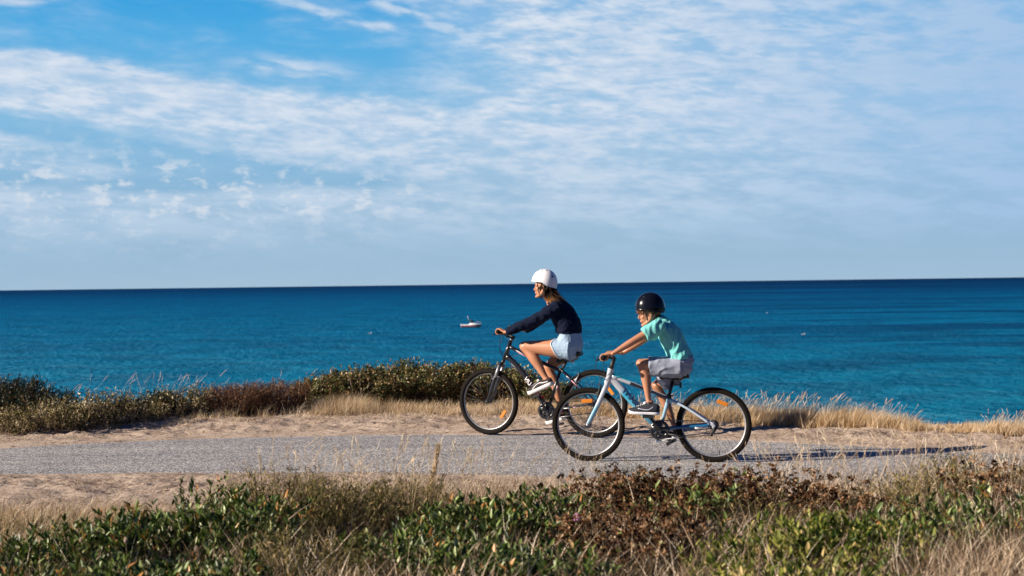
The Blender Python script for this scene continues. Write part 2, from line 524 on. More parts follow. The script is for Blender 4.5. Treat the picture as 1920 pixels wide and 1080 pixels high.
# ------------------------------------------------------------------ shape helpers
def sweep(bm, pts, rad, seg=12, lat=None, mat=0, close=False, power=2.0):
    """tube through pts; rad[i] = r or (r_normal, r_lateral). lat = preferred lateral axis"""
    P = [Vector(p) for p in pts]; n = len(P)
    R = [(r, r) if isinstance(r, (int, float)) else r for r in (rad if isinstance(rad, (list, tuple)) and len(rad) == n else [rad] * n)]
    rings = []
    L = Vector(lat) if lat is not None else None
    for i in range(n):
        if close:
            t = P[(i + 1) % n] - P[i - 1]
        else:
            t = P[min(i + 1, n - 1)] - P[max(i - 1, 0)]
        if t.length < 1e-9: t = Vector((0, 0, 1))
        t.normalize()
        ref = L if L is not None else (rings and prevb) or (Vector((0, 1, 0)) if abs(t.y) < 0.9 else Vector((1, 0, 0)))
        b = ref - t * ref.dot(t)
        if b.length < 1e-5: b = Vector((1, 0, 0)) - t * t.x
        if b.length < 1e-5: b = Vector((0, 0, 1))
        b.normalize(); prevb = b.copy()
        nn = t.cross(b)
        ring = []
        for k in range(seg):
            a = 2 * math.pi * k / seg
            ca, sa = math.cos(a), math.sin(a)
            if power != 2.0:
                ca = math.copysign(abs(ca) ** (2 / power), ca); sa = math.copysign(abs(sa) ** (2 / power), sa)
            ring.append(bm.verts.new(P[i] + nn * (R[i][0] * ca) + b * (R[i][1] * sa)))
        rings.append(ring)
    m = n if close else n - 1
    for i in range(m):
        A, B = rings[i], rings[(i + 1) % n]
        for k in range(seg):
            f = bm.faces.new((A[k], A[(k + 1) % seg], B[(k + 1) % seg], B[k])); f.material_index = mat
    if not close:
        f = bm.faces.new(rings[0][::-1]); f.material_index = mat
        f = bm.faces.new(rings[-1]); f.material_index = mat
    return bm


def curve(pts, n=12):
    """Catmull-Rom through pts (each pt may carry any number of components)"""
    P = [tuple(p) for p in pts]
    P = [P[0]] + P + [P[-1]]
    out = []
    for i in range(1, len(P) - 2):
        for k in range(n):
            t = k / n
            out.append(tuple(0.5 * (2 * b + (c - a) * t + (2 * a - 5 * b + 4 * c - d) * t * t + (3 * b - a - 3 * c + d) * t ** 3)
                             for a, b, c, d in zip(P[i - 1], P[i], P[i + 1], P[i + 2])))
    out.append(P[-2])
    return out


def ball(bm, c, r, seg=16, rings=10, rot=None, mat=0):
    r = (r, r, r) if isinstance(r, (int, float)) else r
    M = Matrix.Translation(Vector(c)) @ (rot.to_4x4() if rot else Matrix.Identity(4)) @ Matrix.Diagonal((*r, 1))
    d = bmesh.ops.create_uvsphere(bm, u_segments=seg, v_segments=rings, radius=1, matrix=M)
    for v_ in d['verts']:
        for f in v_.link_faces: f.material_index = mat


def box(bm, c, s, rot=None, mat=0):
    c = Vector(c); h = Vector(s) * 0.5
    vs = []
    for x in (-1, 1):
        for y in (-1, 1):
            for z in (-1, 1):
                p = Vector((x * h.x, y * h.y, z * h.z))
                vs.append(bm.verts.new(c + (rot @ p if rot else p)))
    for q in ((0, 1, 3, 2), (4, 6, 7, 5), (0, 4, 5, 1), (2, 3, 7, 6), (0, 2, 6, 4), (1, 5, 7, 3)):
        bm.faces.new([vs[i] for i in q]).material_index = mat


def ring_profile(bm, prof, seg=72, mat=0, c=(0, 0, 0)):
    """closed profile [(radius, lateral)] turned round the lateral (y) axis"""
    rows = []
    for i in range(seg):
        a = 2 * math.pi * i / seg
        rows.append([bm.verts.new((c[0] + r * math.cos(a), c[1] + y, c[2] + r * math.sin(a))) for r, y in prof])
    k = len(prof)
    for i in range(seg):
        A, B = rows[i], rows[(i + 1) % seg]
        for j in range(k):
            f = bm.faces.new((A[j], A[(j + 1) % k], B[(j + 1) % k], B[j])); f.material_index = mat


# ------------------------------------------------------------------ materials of bikes
M_rubber = simple("tyre_rubber", (0.0105, 0.008, 0.0065), 0.85, bump=0.3, bscale=300, spec=0.15)
M_black = simple("black_metal_paint", (0.012, 0.012, 0.016), 0.28, coat=0.4)
M_blackmat = simple("black_plastic", (0.010, 0.010, 0.011), 0.55)
M_alu = simple("brushed_aluminium", (0.33, 0.345, 0.37), 0.45, metal=0.6)
M_dalu = simple("dark_steel", (0.16, 0.165, 0.18), 0.35, metal=0.9)
M_spoke = simple("spoke_steel", (0.10, 0.10, 0.11), 0.4, metal=0.5)
M_orange = simple("orange_reflector_plastic", (0.62, 0.20, 0.004), 0.45, bump=1.0, bscale=140, coat=0.2, var=0.35, vscale=90)
M_white = simple("white_paint", (0.78, 0.78, 0.80), 0.4)
M_pink = simple("pink_decal", (0.60, 0.28, 0.36), 0.4)
M_red = simple("dark_red_decal", (0.25, 0.012, 0.02), 0.4)
M_navy = simple("navy_decal", (0.008, 0.018, 0.075), 0.35)
M_grey = simple("pale_grey_paint", (0.42, 0.45, 0.51), 0.32, coat=0.3, var=0.12, vscale=25)
M_bluep = simple("mid_blue_paint", (0.010, 0.10, 0.23), 0.3, coat=0.5)


def grad_paint(name, p0, p1, stops):
    """paint job fading from one colour to the next along the tube (object space of the frame)"""
    m, nt, bs = new_mat(name)
    co = nt.n('ShaderNodeTexCoord').outputs['Object']
    sp = nt.n('ShaderNodeSeparateXYZ'); nt.l(co, sp.inputs[0])
    dx, dz = p1[0] - p0[0], p1[2] - p0[2]; L2 = dx * dx + dz * dz
    f = nt.m('DIVIDE', nt.m('ADD', nt.m('MULTIPLY', nt.m('SUBTRACT', sp.outputs[0], p0[0]), dx), nt.m('MULTIPLY', nt.m('SUBTRACT', sp.outputs[2], p0[2]), dz)), L2, clamp=True)
    nt.l(nt.ramp(f, stops), bs.inputs['Base Color'])
    bs.inputs['Roughness'].default_value = 0.28
    bs.inputs['Coat Weight'].default_value = 0.5
    return m


def lettering(name, text, origin, xdir, size, mat, parent, lat, depth=0.002, shear=0.0, ydir=None, mirror=True, spacing=1.0):
    """raised decal letters; mirror=True writes them back to front as the photograph shows them.
    The text runs along xdir starting at origin, standing proud of the near side (lateral lat)"""
    cu = bpy.data.curves.new("decal", 'FONT')
    cu.body = text; cu.size = size; cu.extrude = depth / 2; cu.offset = size * 0.02
    cu.align_x = 'RIGHT' if mirror else 'LEFT'; cu.align_y = 'CENTER'; cu.shear = shear; cu.space_character = spacing
    tmp = bpy.data.objects.new("decal", cu); COL.objects.link(tmp)
    dg = bpy.context.evaluated_depsgraph_get()
    me = bpy.data.meshes.new_from_object(tmp.evaluated_get(dg))
    bpy.data.objects.remove(tmp)
    xd = Vector(xdir).normalized(); yd = Vector(ydir) if ydir else Vector((-xd.z, 0, xd.x))
    o = Vector(origin)
    for v_ in me.vertices:
        x, y, z = v_.co
        if mirror: x = -x
        p = o + xd * x + yd * y
        v_.co = (p.x, lat - z, p.z)
    me.materials.clear(); me.materials.append(mat)
    return link(name, me, parent)


class Frame2:
    """upright plane of a rider: local x to the rear, y away from the camera, z up"""
    def __init__(self, theta, origin):
        self.th = theta
        self.o = Vector(origin)
        self.M = Matrix.Translation(self.o) @ Matrix.Rotation(-theta, 4, 'Z')
        self.Mi = self.M.inverted()

    def P(self, px, py, lat=0.0):
        o = self.Mi @ CAMP
        d = self.Mi.to_3x3() @ ray(px, py)
        t = (lat - o.y) / d.y
        return o + d * t


def make_wheel(bikeroot, c, R, mt, steer=0.0, spin=0.0, refl=None, name='wheel', cassette=False):
    """wheel > tyre, spokes, hub, reflector, valve. The rim itself is the wheel's own mesh"""
    bm = bmesh.new()
    ro = R - mt * 1.80
    ring_profile(bm, [(ro, -0.012), (ro + 0.006, -0.010), (ro + 0.004, 0), (ro + 0.006, 0.010), (ro, 0.012), (ro - 0.010, 0.0085), (ro - 0.013, 0.004), (ro - 0.013, -0.004), (ro - 0.010, -0.0085)], 96)
    wh = from_bm(name, bm, M_alu, bikeroot)
    wh.location = c; wh.rotation_euler = (0, 0, steer)
    bm = bmesh.new()
    prof = [(R - mt + mt * math.cos(a) * (1 if math.cos(a) > 0 else 1.05), mt * 0.98 * math.sin(a)) for a in [2 * math.pi * k / 16 for k in range(16)]]
    ring_profile(bm, prof, 96)
    nb = 78
    for i in range(nb):                                          # tread blocks
        for j, (ang, wd) in enumerate(((-0.95, 0.010), (-0.33, 0.011), (0.33, 0.011), (0.95, 0.010))):
            a = 2 * math.pi * (i + (0.5 if j in (1, 2) else 0)) / nb
            r = R - mt + (mt - 0.0012) * math.cos(ang); y = (mt - 0.0012) * math.sin(ang)
            rot = Matrix.Rotation(-a, 3, 'Y') @ Matrix.Rotation(ang, 3, 'Z')
            box(bm, (r * math.cos(a), y, r * math.sin(a)), (0.005, 0.010, 2 * math.pi * R / nb * 0.66), rot)
    from_bm('tyre', bm, M_rubber, wh)
    bm = bmesh.new()
    for i in range(32):
        a = 2 * math.pi * i / 32 + spin
        s = 1 if i % 2 else -1
        off = 0.42 if (i // 2) % 2 else -0.42
        p0 = Vector((0.021 * math.cos(a + off * 2.6), s * 0.027, 0.021 * math.sin(a + off * 2.6)))
        p1 = Vector(((ro - 0.012) * math.cos(a), s * 0.002, (ro - 0.012) * math.sin(a)))
        sweep(bm, [p0, p1], 0.00115, 4)
    from_bm('spokes', bm, M_spoke, wh)
    bm = bmesh.new()
    sweep(bm, [(0, -0.05, 0), (0, -0.036, 0), (0, -0.03, 0), (0, -0.022, 0), (0, 0.022, 0), (0, 0.03, 0), (0, 0.05, 0)], [0.006, 0.009, 0.024, 0.014, 0.014, 0.024, 0.007], 16, lat=(1, 0, 0))
    hub = from_bm('hub', bm, M_dalu, wh)
    if refl is not None:
        bm = bmesh.new()
        rr = ro * 0.735
        rot = Matrix.Rotation(-refl, 3, 'Y')
        c_ = Vector((rr * math.cos(refl), -0.012, rr * math.sin(refl)))
        box(bm, c_, (0.034, 0.012, 0.098), rot)
        bmesh.ops.bevel(bm, geom=bm.edges[:], offset=0.004, segments=2, affect='EDGES')
        from_bm('reflector', bm, M_orange, wh, smooth=False)
    bm = bmesh.new()
    a = spin + 4.6
    sweep(bm, [((ro - 0.014) * math.cos(a), 0, (ro - 0.014) * math.sin(a)), ((ro - 0.055) * math.cos(a), 0, (ro - 0.055) * math.sin(a))], [0.0045, 0.003], 8)
    from_bm('valve', bm, M_blackmat, wh)
    return wh


def make_crank(root, bb, rings_, ang, length, latside):
    """crankset > chainring, crank_arm (two); pedals are parts of the bike"""
    bm = bmesh.new()
    sweep(bm, [(bb[0], -0.06, bb[2]), (bb[0], 0.06, bb[2])], 0.019, 16, lat=(1, 0, 0))
    cs = from_bm('crankset', bm, M_dalu, root)
    for r, y in rings_:
        bm = bmesh.new()
        ring_profile(bm, [(r, y - 0.002), (r, y + 0.002), (r - 0.026, y + 0.002), (r - 0.026, y - 0.002)], 60, c=bb)
        for i in range(40):
            a = 2 * math.pi * i / 40
            box(bm, (bb[0] + (r + 0.002) * math.cos(a), y, bb[2] + (r + 0.002) * math.sin(a)), (0.007, 0.003, 0.0055), Matrix.Rotation(-a, 3, 'Y'))
        for i in range(5):
            a = 2 * math.pi * i / 5 + 0.3
            sweep(bm, [(bb[0], y, bb[2]), (bb[0] + (r - 0.008) * math.cos(a), y, bb[2] + (r - 0.008) * math.sin(a))], [(0.022, 0.003), (0.013, 0.003)], 8, lat=(0, 1, 0))
        from_bm('chainring', bm, M_black, cs)
    ends = []
    for s in (-1, 1):
        a = ang + (0 if s == -1 else math.pi)
        e = Vector((bb[0] + length * math.cos(a), s * 0.088, bb[2] + length * math.sin(a)))
        bm = bmesh.new()
        sweep(bm, [(bb[0], s * 0.070, bb[2]), (bb[0] + (e.x - bb[0]) * 0.5, s * 0.080, (bb[2] + e.z) / 2), tuple(e)], [(0.017, 0.008), (0.012, 0.007), (0.014, 0.008)], 12, lat=(0, 1, 0))
        from_bm('crank_arm', bm, M_black if s == -1 else M_dalu, cs)
        ends.append(e)
    return ends


def make_pedal(root, e, s, tilt=0.0):
    bm = bmesh.new()
    c = Vector((e.x, s * 0.145, e.z))
    rot = Matrix.Rotation(tilt, 3, 'Y')
    sweep(bm, [(e.x, s * 0.088, e.z), (e.x, s * 0.19, e.z)], 0.007, 8, lat=(1, 0, 0))
    for dx in (-0.038, 0.038):
        box(bm, c + rot @ Vector((dx, 0, 0)), (0.012, 0.095, 0.024), rot)
    for dy in (-0.045, 0, 0.045):
        box(bm, c + rot @ Vector((0, dy, 0)), (0.085, 0.010, 0.020), rot)
    return from_bm('pedal', bm, M_blackmat, root, smooth=False)


def v_brake(root, p, up, width, mat=None):
    """pair of brake arms beside the rim, with pads and noodle; p = pivot point on the centre plane, up = direction of the arms"""
    up = Vector(up).normalized(); bm = bmesh.new()
    for s in (-1, 1):
        a = Vector(p) + Vector((0, s * width, 0)); b_ = a + up * 0.10 + Vector((0, -s * 0.012, 0))
        sweep(bm, [a, (a + b_) / 2 + Vector((-0.006, 0, 0)), b_], [(0.009, 0.006), (0.007, 0.005), (0.005, 0.004)], 8, lat=(0, 1, 0))
        pad = a + up * 0.034 + Vector((0, -s * 0.016, 0))
        box(bm, pad, (0.055, 0.012, 0.012), Matrix.Rotation(math.atan2(up.x, up.z), 3, 'Y'))
    t0 = Vector(p) + up * 0.10
    sweep(bm, curve([t0 + Vector((0, -width, 0)), t0 + Vector((-0.015, -width * 0.3, 0.022)), t0 + Vector((0, width * 0.8, 0))], 6), 0.003, 6)
    return from_bm('rim_brake', bm, mat or M_dalu, root)


def cable(root, pts, r=0.0026, n=8):
    bm = bmesh.new(); sweep(bm, curve(pts, n), r, 6); from_bm('brake_cable', bm, M_blackmat, root)


def make_bars(root, stem_top, clamp, ends_lat, grip, lever_dir, mats=None, sweep_back=0.03):
    """handlebar > grip (two), brake_lever (two). clamp = centre of the bar, grip = (x,z) of the near grip end"""
    bm = bmesh.new()
    g = Vector((grip[0], 0, grip[1]))
    cx_, cz_ = clamp.x, clamp.z
    pts = []
    for s in (-1, 1):
        half = [(cx_, 0, cz_), (cx_, s * 0.05, cz_), (cx_ + (g.x - cx_) * 0.25 - 0.005, s * 0.12, cz_ + (g.z - cz_) * 0.7), (g.x - 0.006, s * (ends_lat - 0.13), g.z), (g.x, s * ends_lat, g.z)]
        pts.append(curve(half, 6))
    full = [tuple(q) for q in pts[0][::-1]] + [tuple(q) for q in pts[1][1:]]
    sweep(bm, full, 0.0115, 12)
    hb = from_bm('handlebar', bm, M_blackmat, root)
    for s in (-1, 1):
        bm = bmesh.new()
        sweep(bm, [(g.x - 0.004, s * (ends_lat - 0.125), g.z), (g.x, s * (ends_lat - 0.002), g.z), (g.x, s * (ends_lat + 0.004), g.z)], [0.0165, 0.0175, 0.013], 16, lat=(1, 0, 0))
        from_bm('grip', bm, M_rubber, hb)
        bm = bmesh.new()
        q = Vector((g.x - 0.006, s * (ends_lat - 0.150), g.z))
        box(bm, q + Vector((-0.012, 0, -0.008)), (0.036, 0.030, 0.024))
        ld = Vector(lever_dir).normalized()
        sweep(bm, curve([q + Vector((-0.018, 0, -0.008)), q + ld * 0.05 + Vector((0, s * 0.04, 0)), q + ld * 0.062 + Vector((0, s * 0.12, 0))], 5), [(0.006, 0.005)] * 11, 8)
        from_bm('brake_lever', bm, M_blackmat, hb)
    return hb


# ================================================================== girl's bicycle
GB = Frame2(math.radians(22.5), (0.30, 14.22, 0.0))
gF = GB.P(916.5, 755.5); gR = GB.P(1115.5, 757.0)
gRad = 0.336
# set the wheels on the ground
gF.z = gRad; gR.z = gRad
gbike = link('bicycle', None)
gbike.matrix_world = GB.M
tag(gbike, "black bicycle with a front suspension fork, under the rider in the white helmet", "bicycle", "bicycles ridden along the path")
g_head_t = GB.P(957.5, 640); g_head_b = GB.P(946.0, 673)
g_crown = GB.P(940, 684); g_bb = GB.P(1027.5, 769); g_st = GB.P(1051.5, 692)
g_saddle = GB.P(1068, 668)
bm = bmesh.new()
sweep(bm, [g_head_t, g_head_b], 0.0215, 16)
sweep(bm, curve([GB.P(955, 650), GB.P(1000, 672), g_st + Vector((0, 0, -0.02))], 5), [(0.019, 0.018)] * 11, 14, lat=(0, 1, 0))
sweep(bm, curve([GB.P(949.5, 667), GB.P(978, 696), g_bb], 5), [(0.028, 0.021)] * 11, 14, lat=(0, 1, 0))
sweep(bm, [g_st, g_bb], 0.0165, 14)
sweep(bm, [g_bb + Vector((0, -0.036, 0)), g_bb + Vector((0, 0.036, 0))], 0.022, 16, lat=(1, 0, 0))
for s in (-1, 1):
    sweep(bm, curve([g_st + Vector((0.005, s * 0.012, -0.005)), (g_st + gR) / 2 + Vector((0, s * 0.048, 0.01)), gR + Vector((-0.015, s * 0.066, 0.01))], 5), 0.0085, 10)
    sweep(bm, curve([g_bb + Vector((0.01, s * 0.03, 0)), (g_bb + gR) / 2 + Vector((0, s * 0.05, 0.0)), gR + Vector((-0.02, s * 0.066, -0.002))], 5), 0.0095, 10)
    box(bm, gR + Vector((-0.012, s * 0.067, 0.002)), (0.05, 0.006, 0.035))
gframe = from_bm('frame', bm, M_black, gbike)
# decals
d = (g_bb - GB.P(949.5, 667)).normalized()
dn = Vector((-d.z, 0, d.x))
lettering('lettering', "UN", GB.P(985.3, 709.5, -0.024), d, 0.058, M_white, gframe, -0.0215, shear=0.25)
DM = [M_pink, M_white, M_red, M_alu]
def decal(p, q, r, mi, parent):
    b_m = bmesh.new(); sweep(b_m, [p, q], [(r, 0.0016)] * 2, 6, lat=(0, 1, 0)); from_bm('decal', b_m, DM[mi], parent)
tt0, tt1 = GB.P(966, 657, -0.019), GB.P(1003, 675, -0.019)
for k, (a, b_, off, mi) in enumerate(((0.02, 0.50, 0.004, 1), (0.08, 0.62, -0.004, 0), (0.20, 0.74, -0.010, 0))):
    decal(tt0.lerp(tt1, a) + Vector((0, 0, off)), tt0.lerp(tt1, b_) + Vector((0, 0, off)), 0.0022, mi, gframe)
st0, st1 = GB.P(1049, 706, -0.0165), GB.P(1040, 746, -0.0165)
for a, b_, off, mi in ((0.05, 0.22, 0.0, 1), (0.42, 0.95, -0.004, 1), (0.45, 0.62, 0.005, 0)):
    decal(st0.lerp(st1, a) + Vector((off, 0, 0)), st0.lerp(st1, b_) + Vector((off, 0, 0)), 0.003, mi, gframe)
for p, q, mi, r in ((GB.P(1057, 766, -0.062), GB.P(1068, 765.5, -0.062), 1, 0.004), (GB.P(1074, 764, -0.062), GB.P(1084, 762, -0.062), 0, 0.004), (GB.P(1088, 762.5, -0.062), GB.P(1099, 760, -0.062), 1, 0.003),
                 (GB.P(1062, 705, -0.045), GB.P(1069, 711, -0.045), 1, 0.003), (GB.P(1071, 713, -0.055), GB.P(1086, 728, -0.055), 0, 0.004),
                 (GB.P(1008, 738, -0.0225), GB.P(1020, 747, -0.0225), 2, 0.008), (GB.P(958, 681, -0.0225), GB.P(976, 700, -0.0225), 3, 0.0018)):
    decal(p, q, r, mi, gframe)
# fork
bm = bmesh.new()
cr_ = g_crown
box(bm, cr_ + Vector((0.0, 0, 0.0)), (0.045, 0.13, 0.045), Matrix.Rotation(-0.35, 3, 'Y'))
bmesh.ops.bevel(bm, geom=bm.edges[:], offset=0.012, segments=2, affect='EDGES')
fork_steer = math.radians(-5)
for s in (-1, 1):
    top = cr_ + Vector((0, s * 0.055, 0)); end = gF + Vector((0.012, s * 0.055, 0.004))
    mid = top.lerp(end, 0.40)
    sweep(bm, [top, mid], 0.0145, 14, mat=1)
    sweep(bm, [mid + (top - mid) * 0.12, mid, top.lerp(end, 0.7), end], [0.023, 0.021, 0.018, 0.014], 14)
a_ = cr_ + Vector((0, 0, 0)); 
arch = cr_.lerp(gF, 0.40) + Vector((-0.02, 0, 0.02))
sweep(bm, curve([cr_.lerp(gF, 0.42) + Vector((-0.01, -0.055, 0)), arch + Vector((-0.02, 0, 0.045)), cr_.lerp(gF, 0.42) + Vector((-0.01, 0.055, 0))], 6), 0.011, 10)
sweep(bm, [g_head_b, cr_], 0.018, 12)
gfork = from_bm('fork', bm, [M_black, M_alu], gbike)
v_brake(gfork, cr_.lerp(gF, 0.44) + Vector((0.010, 0, 0.0)), Vector((0.36, 0, 0.93)), 0.058, M_alu)
bm = bmesh.new()
g_clamp = GB.P(961.5, 631)
sweep(bm, [g_head_t, g_head_t.lerp(g_clamp, 0.35), g_clamp + Vector((0.006, 0, -0.01))], [0.020, 0.0155, 0.0155], 14)
sweep(bm, [g_clamp + Vector((0.02, 0, -0.012)), g_clamp + Vector((-0.04, 0, 0.006))], 0.017, 12)
sweep(bm, [g_head_t.lerp(g_clamp, 0.30), g_head_t.lerp(g_clamp, 0.52)], 0.0185, 14, mat=1)
gst = from_bm('stem', bm, [M_blackmat, M_alu], gbike)
g_grip = GB.P(932.5, 622.5, -0.285)
g_clampc = g_clamp + Vector((-0.045, 0, 0.006))
gbar = make_bars(gbike, None, g_clampc, 0.285, (g_grip.x, g_grip.z), (-0.9, 0, -0.42))
for wh_c, rf, sp_, stv, nm in ((gF, math.radians(-36), 0.1, fork_steer, 'front'), (gR, math.radians(38), 0.4, 0, 'rear')):
    make_wheel(gbike, wh_c, gRad, 0.0265, steer=stv, spin=sp_, refl=rf)
g_ends = make_crank(gbike, g_bb, [(0.086, -0.050), (0.068, -0.043)], math.radians(110), 0.165, -1)
gped = [make_pedal(gbike, g_ends[0], -1, -0.40), make_pedal(gbike, g_ends[1], 1, -0.25)]
bm = bmesh.new()
for k in range(7):
    r = 0.018 + 0.0045 * k
    ring_profile(bm, [(r, -0.050 + k * 0.004), (r, -0.048 + k * 0.004), (0.012, -0.048 + k * 0.004), (0.012, -0.050 + k * 0.004)], 28, c=gR)
from_bm('cassette', bm, M_dalu, gbike)
# chain
def chain(root, bb, r1, hub, r2, y1, y2, pul=None):
    bm = bmesh.new()
    top = [(bb.x, y1, bb.z + r1), (hub.x, y2, hub.z + r2)]
    sweep(bm, top, [(0.004, 0.003)] * 2, 6, lat=(0, 1, 0))
    p = pul or Vector((hub.x - 0.01, y2, hub.z - 0.09))
    sweep(bm, [(bb.x, y1, bb.z - r1), (p.x - 0.01, y2, p.z)], [(0.004, 0.003)] * 2, 6, lat=(0, 1, 0))
    sweep(bm, curve([(p.x - 0.01, y2, p.z - 0.004), (p.x + 0.012, y2, p.z + 0.01), (hub.x + r2, y2, hub.z - 0.02), (hub.x + r2, y2, hub.z), (hub.x, y2, hub.z + r2)], 5), [(0.004, 0.003)] * 21, 6, lat=(0, 1, 0))
    from_bm('chain', bm, M_dalu, root)
    bm = bmesh.new()
    for q in (Vector((hub.x - 0.004, y2, hub.z - 0.045)), Vector((p.x, y2, p.z))):
        sweep(bm, [q + Vector((0, -0.003, 0)), q + Vector((0, 0.003, 0))], 0.014, 14, lat=(1, 0, 0))
    sweep(bm, [hub + Vector((0, y2 - 0.012, -0.01)), Vector((hub.x + 0.004, y2 - 0.016, hub.z - 0.045)), Vector((p.x, y2 - 0.012, p.z))], [(0.014, 0.006), (0.012, 0.006), (0.009, 0.003)], 8, lat=(0, 1, 0))
    sweep(bm, curve([hub + Vector((-0.03, y2 - 0.01, -0.004)), hub + Vector((-0.06, y2 - 0.01, -0.05)), hub + Vector((-0.015, y2 - 0.014, -0.055))], 5), 0.0025, 6)
    from_bm('rear_derailleur', bm, M_blackmat, root)
chain(gbike, g_bb, 0.084, gR, 0.032, -0.050, -0.046)
v_brake(gbike, g_st.lerp(gR, 0.42) + Vector((0.012, 0, 0)), Vector((0.42, 0, 0.9)), 0.045, M_alu)
bm = bmesh.new()
sweep(bm, [g_st + (g_bb - g_st) * 0.12, g_st.lerp(g_saddle, 0.96)], 0.0135, 12, mat=1)
sweep(bm, [g_st + Vector((0, 0, -0.022)), g_st + Vector((0, 0, 0.012))], 0.0205, 12)
from_bm('seat_post', bm, [M_blackmat, M_blackmat], gbike)


def make_saddle(root, c, length=0.27, tilt=0.0):
    bm = bmesh.new()
    st = []
    for t in np.linspace(0, 1, 10):                       # nose (front, -x) to tail
        x = -length * 0.58 + t * length
        wdt = 0.018 + 0.062 * max(0, (t - 0.25) / 0.75) ** 1.3 if t > 0.25 else 0.014 + 0.004 * t / 0.25
        z = 0.008 * math.cos(t * 3.0) + 0.022 * max(0, t - 0.6)
        th = 0.020 + 0.012 * t
        st.append(((x, 0, z - th * 0.3), (th, wdt)))
    rot = Matrix.Rotation(tilt, 3, 'Y')
    sweep(bm, [Vector(c) + rot @ Vector(p) for p, r in st], [r for p, r in st], 16, lat=(0, 1, 0), power=2.6)
    for s in (-1, 1):
        sweep(bm, curve([Vector(c) + Vector((-0.12, s * 0.01, -0.02)), Vector(c) + Vector((-0.03, s * 0.022, -0.042)), Vector(c) + Vector((0.03, s * 0.022, -0.042)), Vector(c) + Vector((0.09, s * 0.03, -0.015))], 4), 0.0035, 6, mat=1)
    box(bm, Vector(c) + Vector((0, 0, -0.045)), (0.045, 0.05, 0.022), mat=1)
    return from_bm('saddle', bm, [M_blackmat, M_dalu], root)


g_sad_c = GB.P(1069, 668)
make_saddle(gbike, g_sad_c, tilt=-0.42)
gs = g_grip
q = Vector((gs.x - 0.02, -0.135, gs.z - 0.012))
cable(gbike, [q, q + Vector((-0.03, 0.02, -0.10)), GB.P(937, 655, -0.08), GB.P(943, 671, -0.02), GB.P(952, 669, -0.028)])
cable(gbike, [q + Vector((0.01, 0, 0)), GB.P(942, 636, -0.10), GB.P(936, 648, -0.09), GB.P(942, 664, -0.03), GB.P(948, 676, -0.025)])
cable(gbike, [q + Vector((0, 0.27, 0)), GB.P(950, 633, 0.06), GB.P(956, 642, 0.04), GB.P(955, 664, 0.025), GB.P(963, 668, 0.0), GB.P(975, 665, -0.02)])
cable(gbike, [GB.P(944, 676, -0.02), GB.P(930, 686, -0.02), GB.P(924, 690, 0.0), GB.P(928, 694, 0.0)])
cable(gbike, [g_st.lerp(g_head_t, 0.15) + Vector((0, -0.01, -0.05)), g_st + Vector((-0.02, -0.02, -0.08)), g_st.lerp(gR, 0.2) + Vector((0, -0.02, -0.03)), g_st.lerp(gR, 0.38) + Vector((0, -0.02, 0.05)), g_st.lerp(gR, 0.45) + Vector((0, 0, 0.09))])

# ================================================================== boy's bicycle
BB_ = Frame2(math.radians(9.8), (1.17, 12.09, 0.0))
B = BB_.P
bRad = 0.316
bF = B(1103.3, 797.3); bR = B(1338.4, 798)
bF.z = bRad; bR.z = bRad
bbike = link('bicycle', None)
bbike.matrix_world = BB_.M
tag(bbike, "small white and sky blue bicycle under the rider in the turquoise shirt", "bicycle", "bicycles ridden along the path")
h_t = B(1145.5, 692.5); h_b = B(1139, 717.5); b_bb = B(1237.5, 805); b_st = B(1254.5, 744.5)
M_down = grad_paint("pale_to_cyan_paint", B(1144, 712), b_bb, [(0.0, (0.42, 0.45, 0.51)), (0.20, (0.40, 0.44, 0.50)), (0.29, (0.02, 0.32, 0.52)), (0.55, (0.10, 0.36, 0.50)), (0.9, (0.02, 0.12, 0.24))])
M_forkp = grad_paint("fork_pale_to_cyan_paint", B(1137, 722), bF, [(0.0, (0.46, 0.50, 0.56)), (0.40, (0.42, 0.48, 0.56)), (0.62, (0.12, 0.36, 0.52)), (0.85, (0.20, 0.38, 0.52)), (1.0, (0.28, 0.36, 0.44))])
M_stay = grad_paint("stay_blue_to_grey_paint", b_st, bR, [(0.0, (0.25, 0.45, 0.62)), (0.3, (0.40, 0.50, 0.60)), (1.0, (0.50, 0.55, 0.62))])
bm = bmesh.new()
sweep(bm, [h_t + (h_t - h_b) * 0.05, h_t, h_t.lerp(h_b, 0.5), h_b, h_b + (h_b - h_t) * 0.05], [0.027, 0.028, 0.023, 0.030, 0.029], 18)
tt = curve([B(1148, 704), B(1178, 716.5), B(1215, 731), B(1253, 746)], 5)
sweep(bm, tt, [(0.024 - 0.009 * min(1, i / 9), 0.017) for i in range(len(tt))], 14, lat=(0, 1, 0), mat=4)
dtp = curve([B(1141, 712), B(1152, 716), B(1166, 731), B(1200, 768), B(1233, 801)], 5)
sweep(bm, dtp, [(0.026 + 0.004 * math.sin(i / len(dtp) * 3.14), 0.019) for i in range(len(dtp))], 16, lat=(0, 1, 0), mat=1, power=2.7)
sweep(bm, [b_st + (b_st - b_bb) * 0.05, b_st, b_bb], 0.0165, 14, mat=3)
sweep(bm, [b_bb + Vector((0, -0.036, 0)), b_bb + Vector((0, 0.036, 0))], 0.023, 16, lat=(1, 0, 0), mat=3)
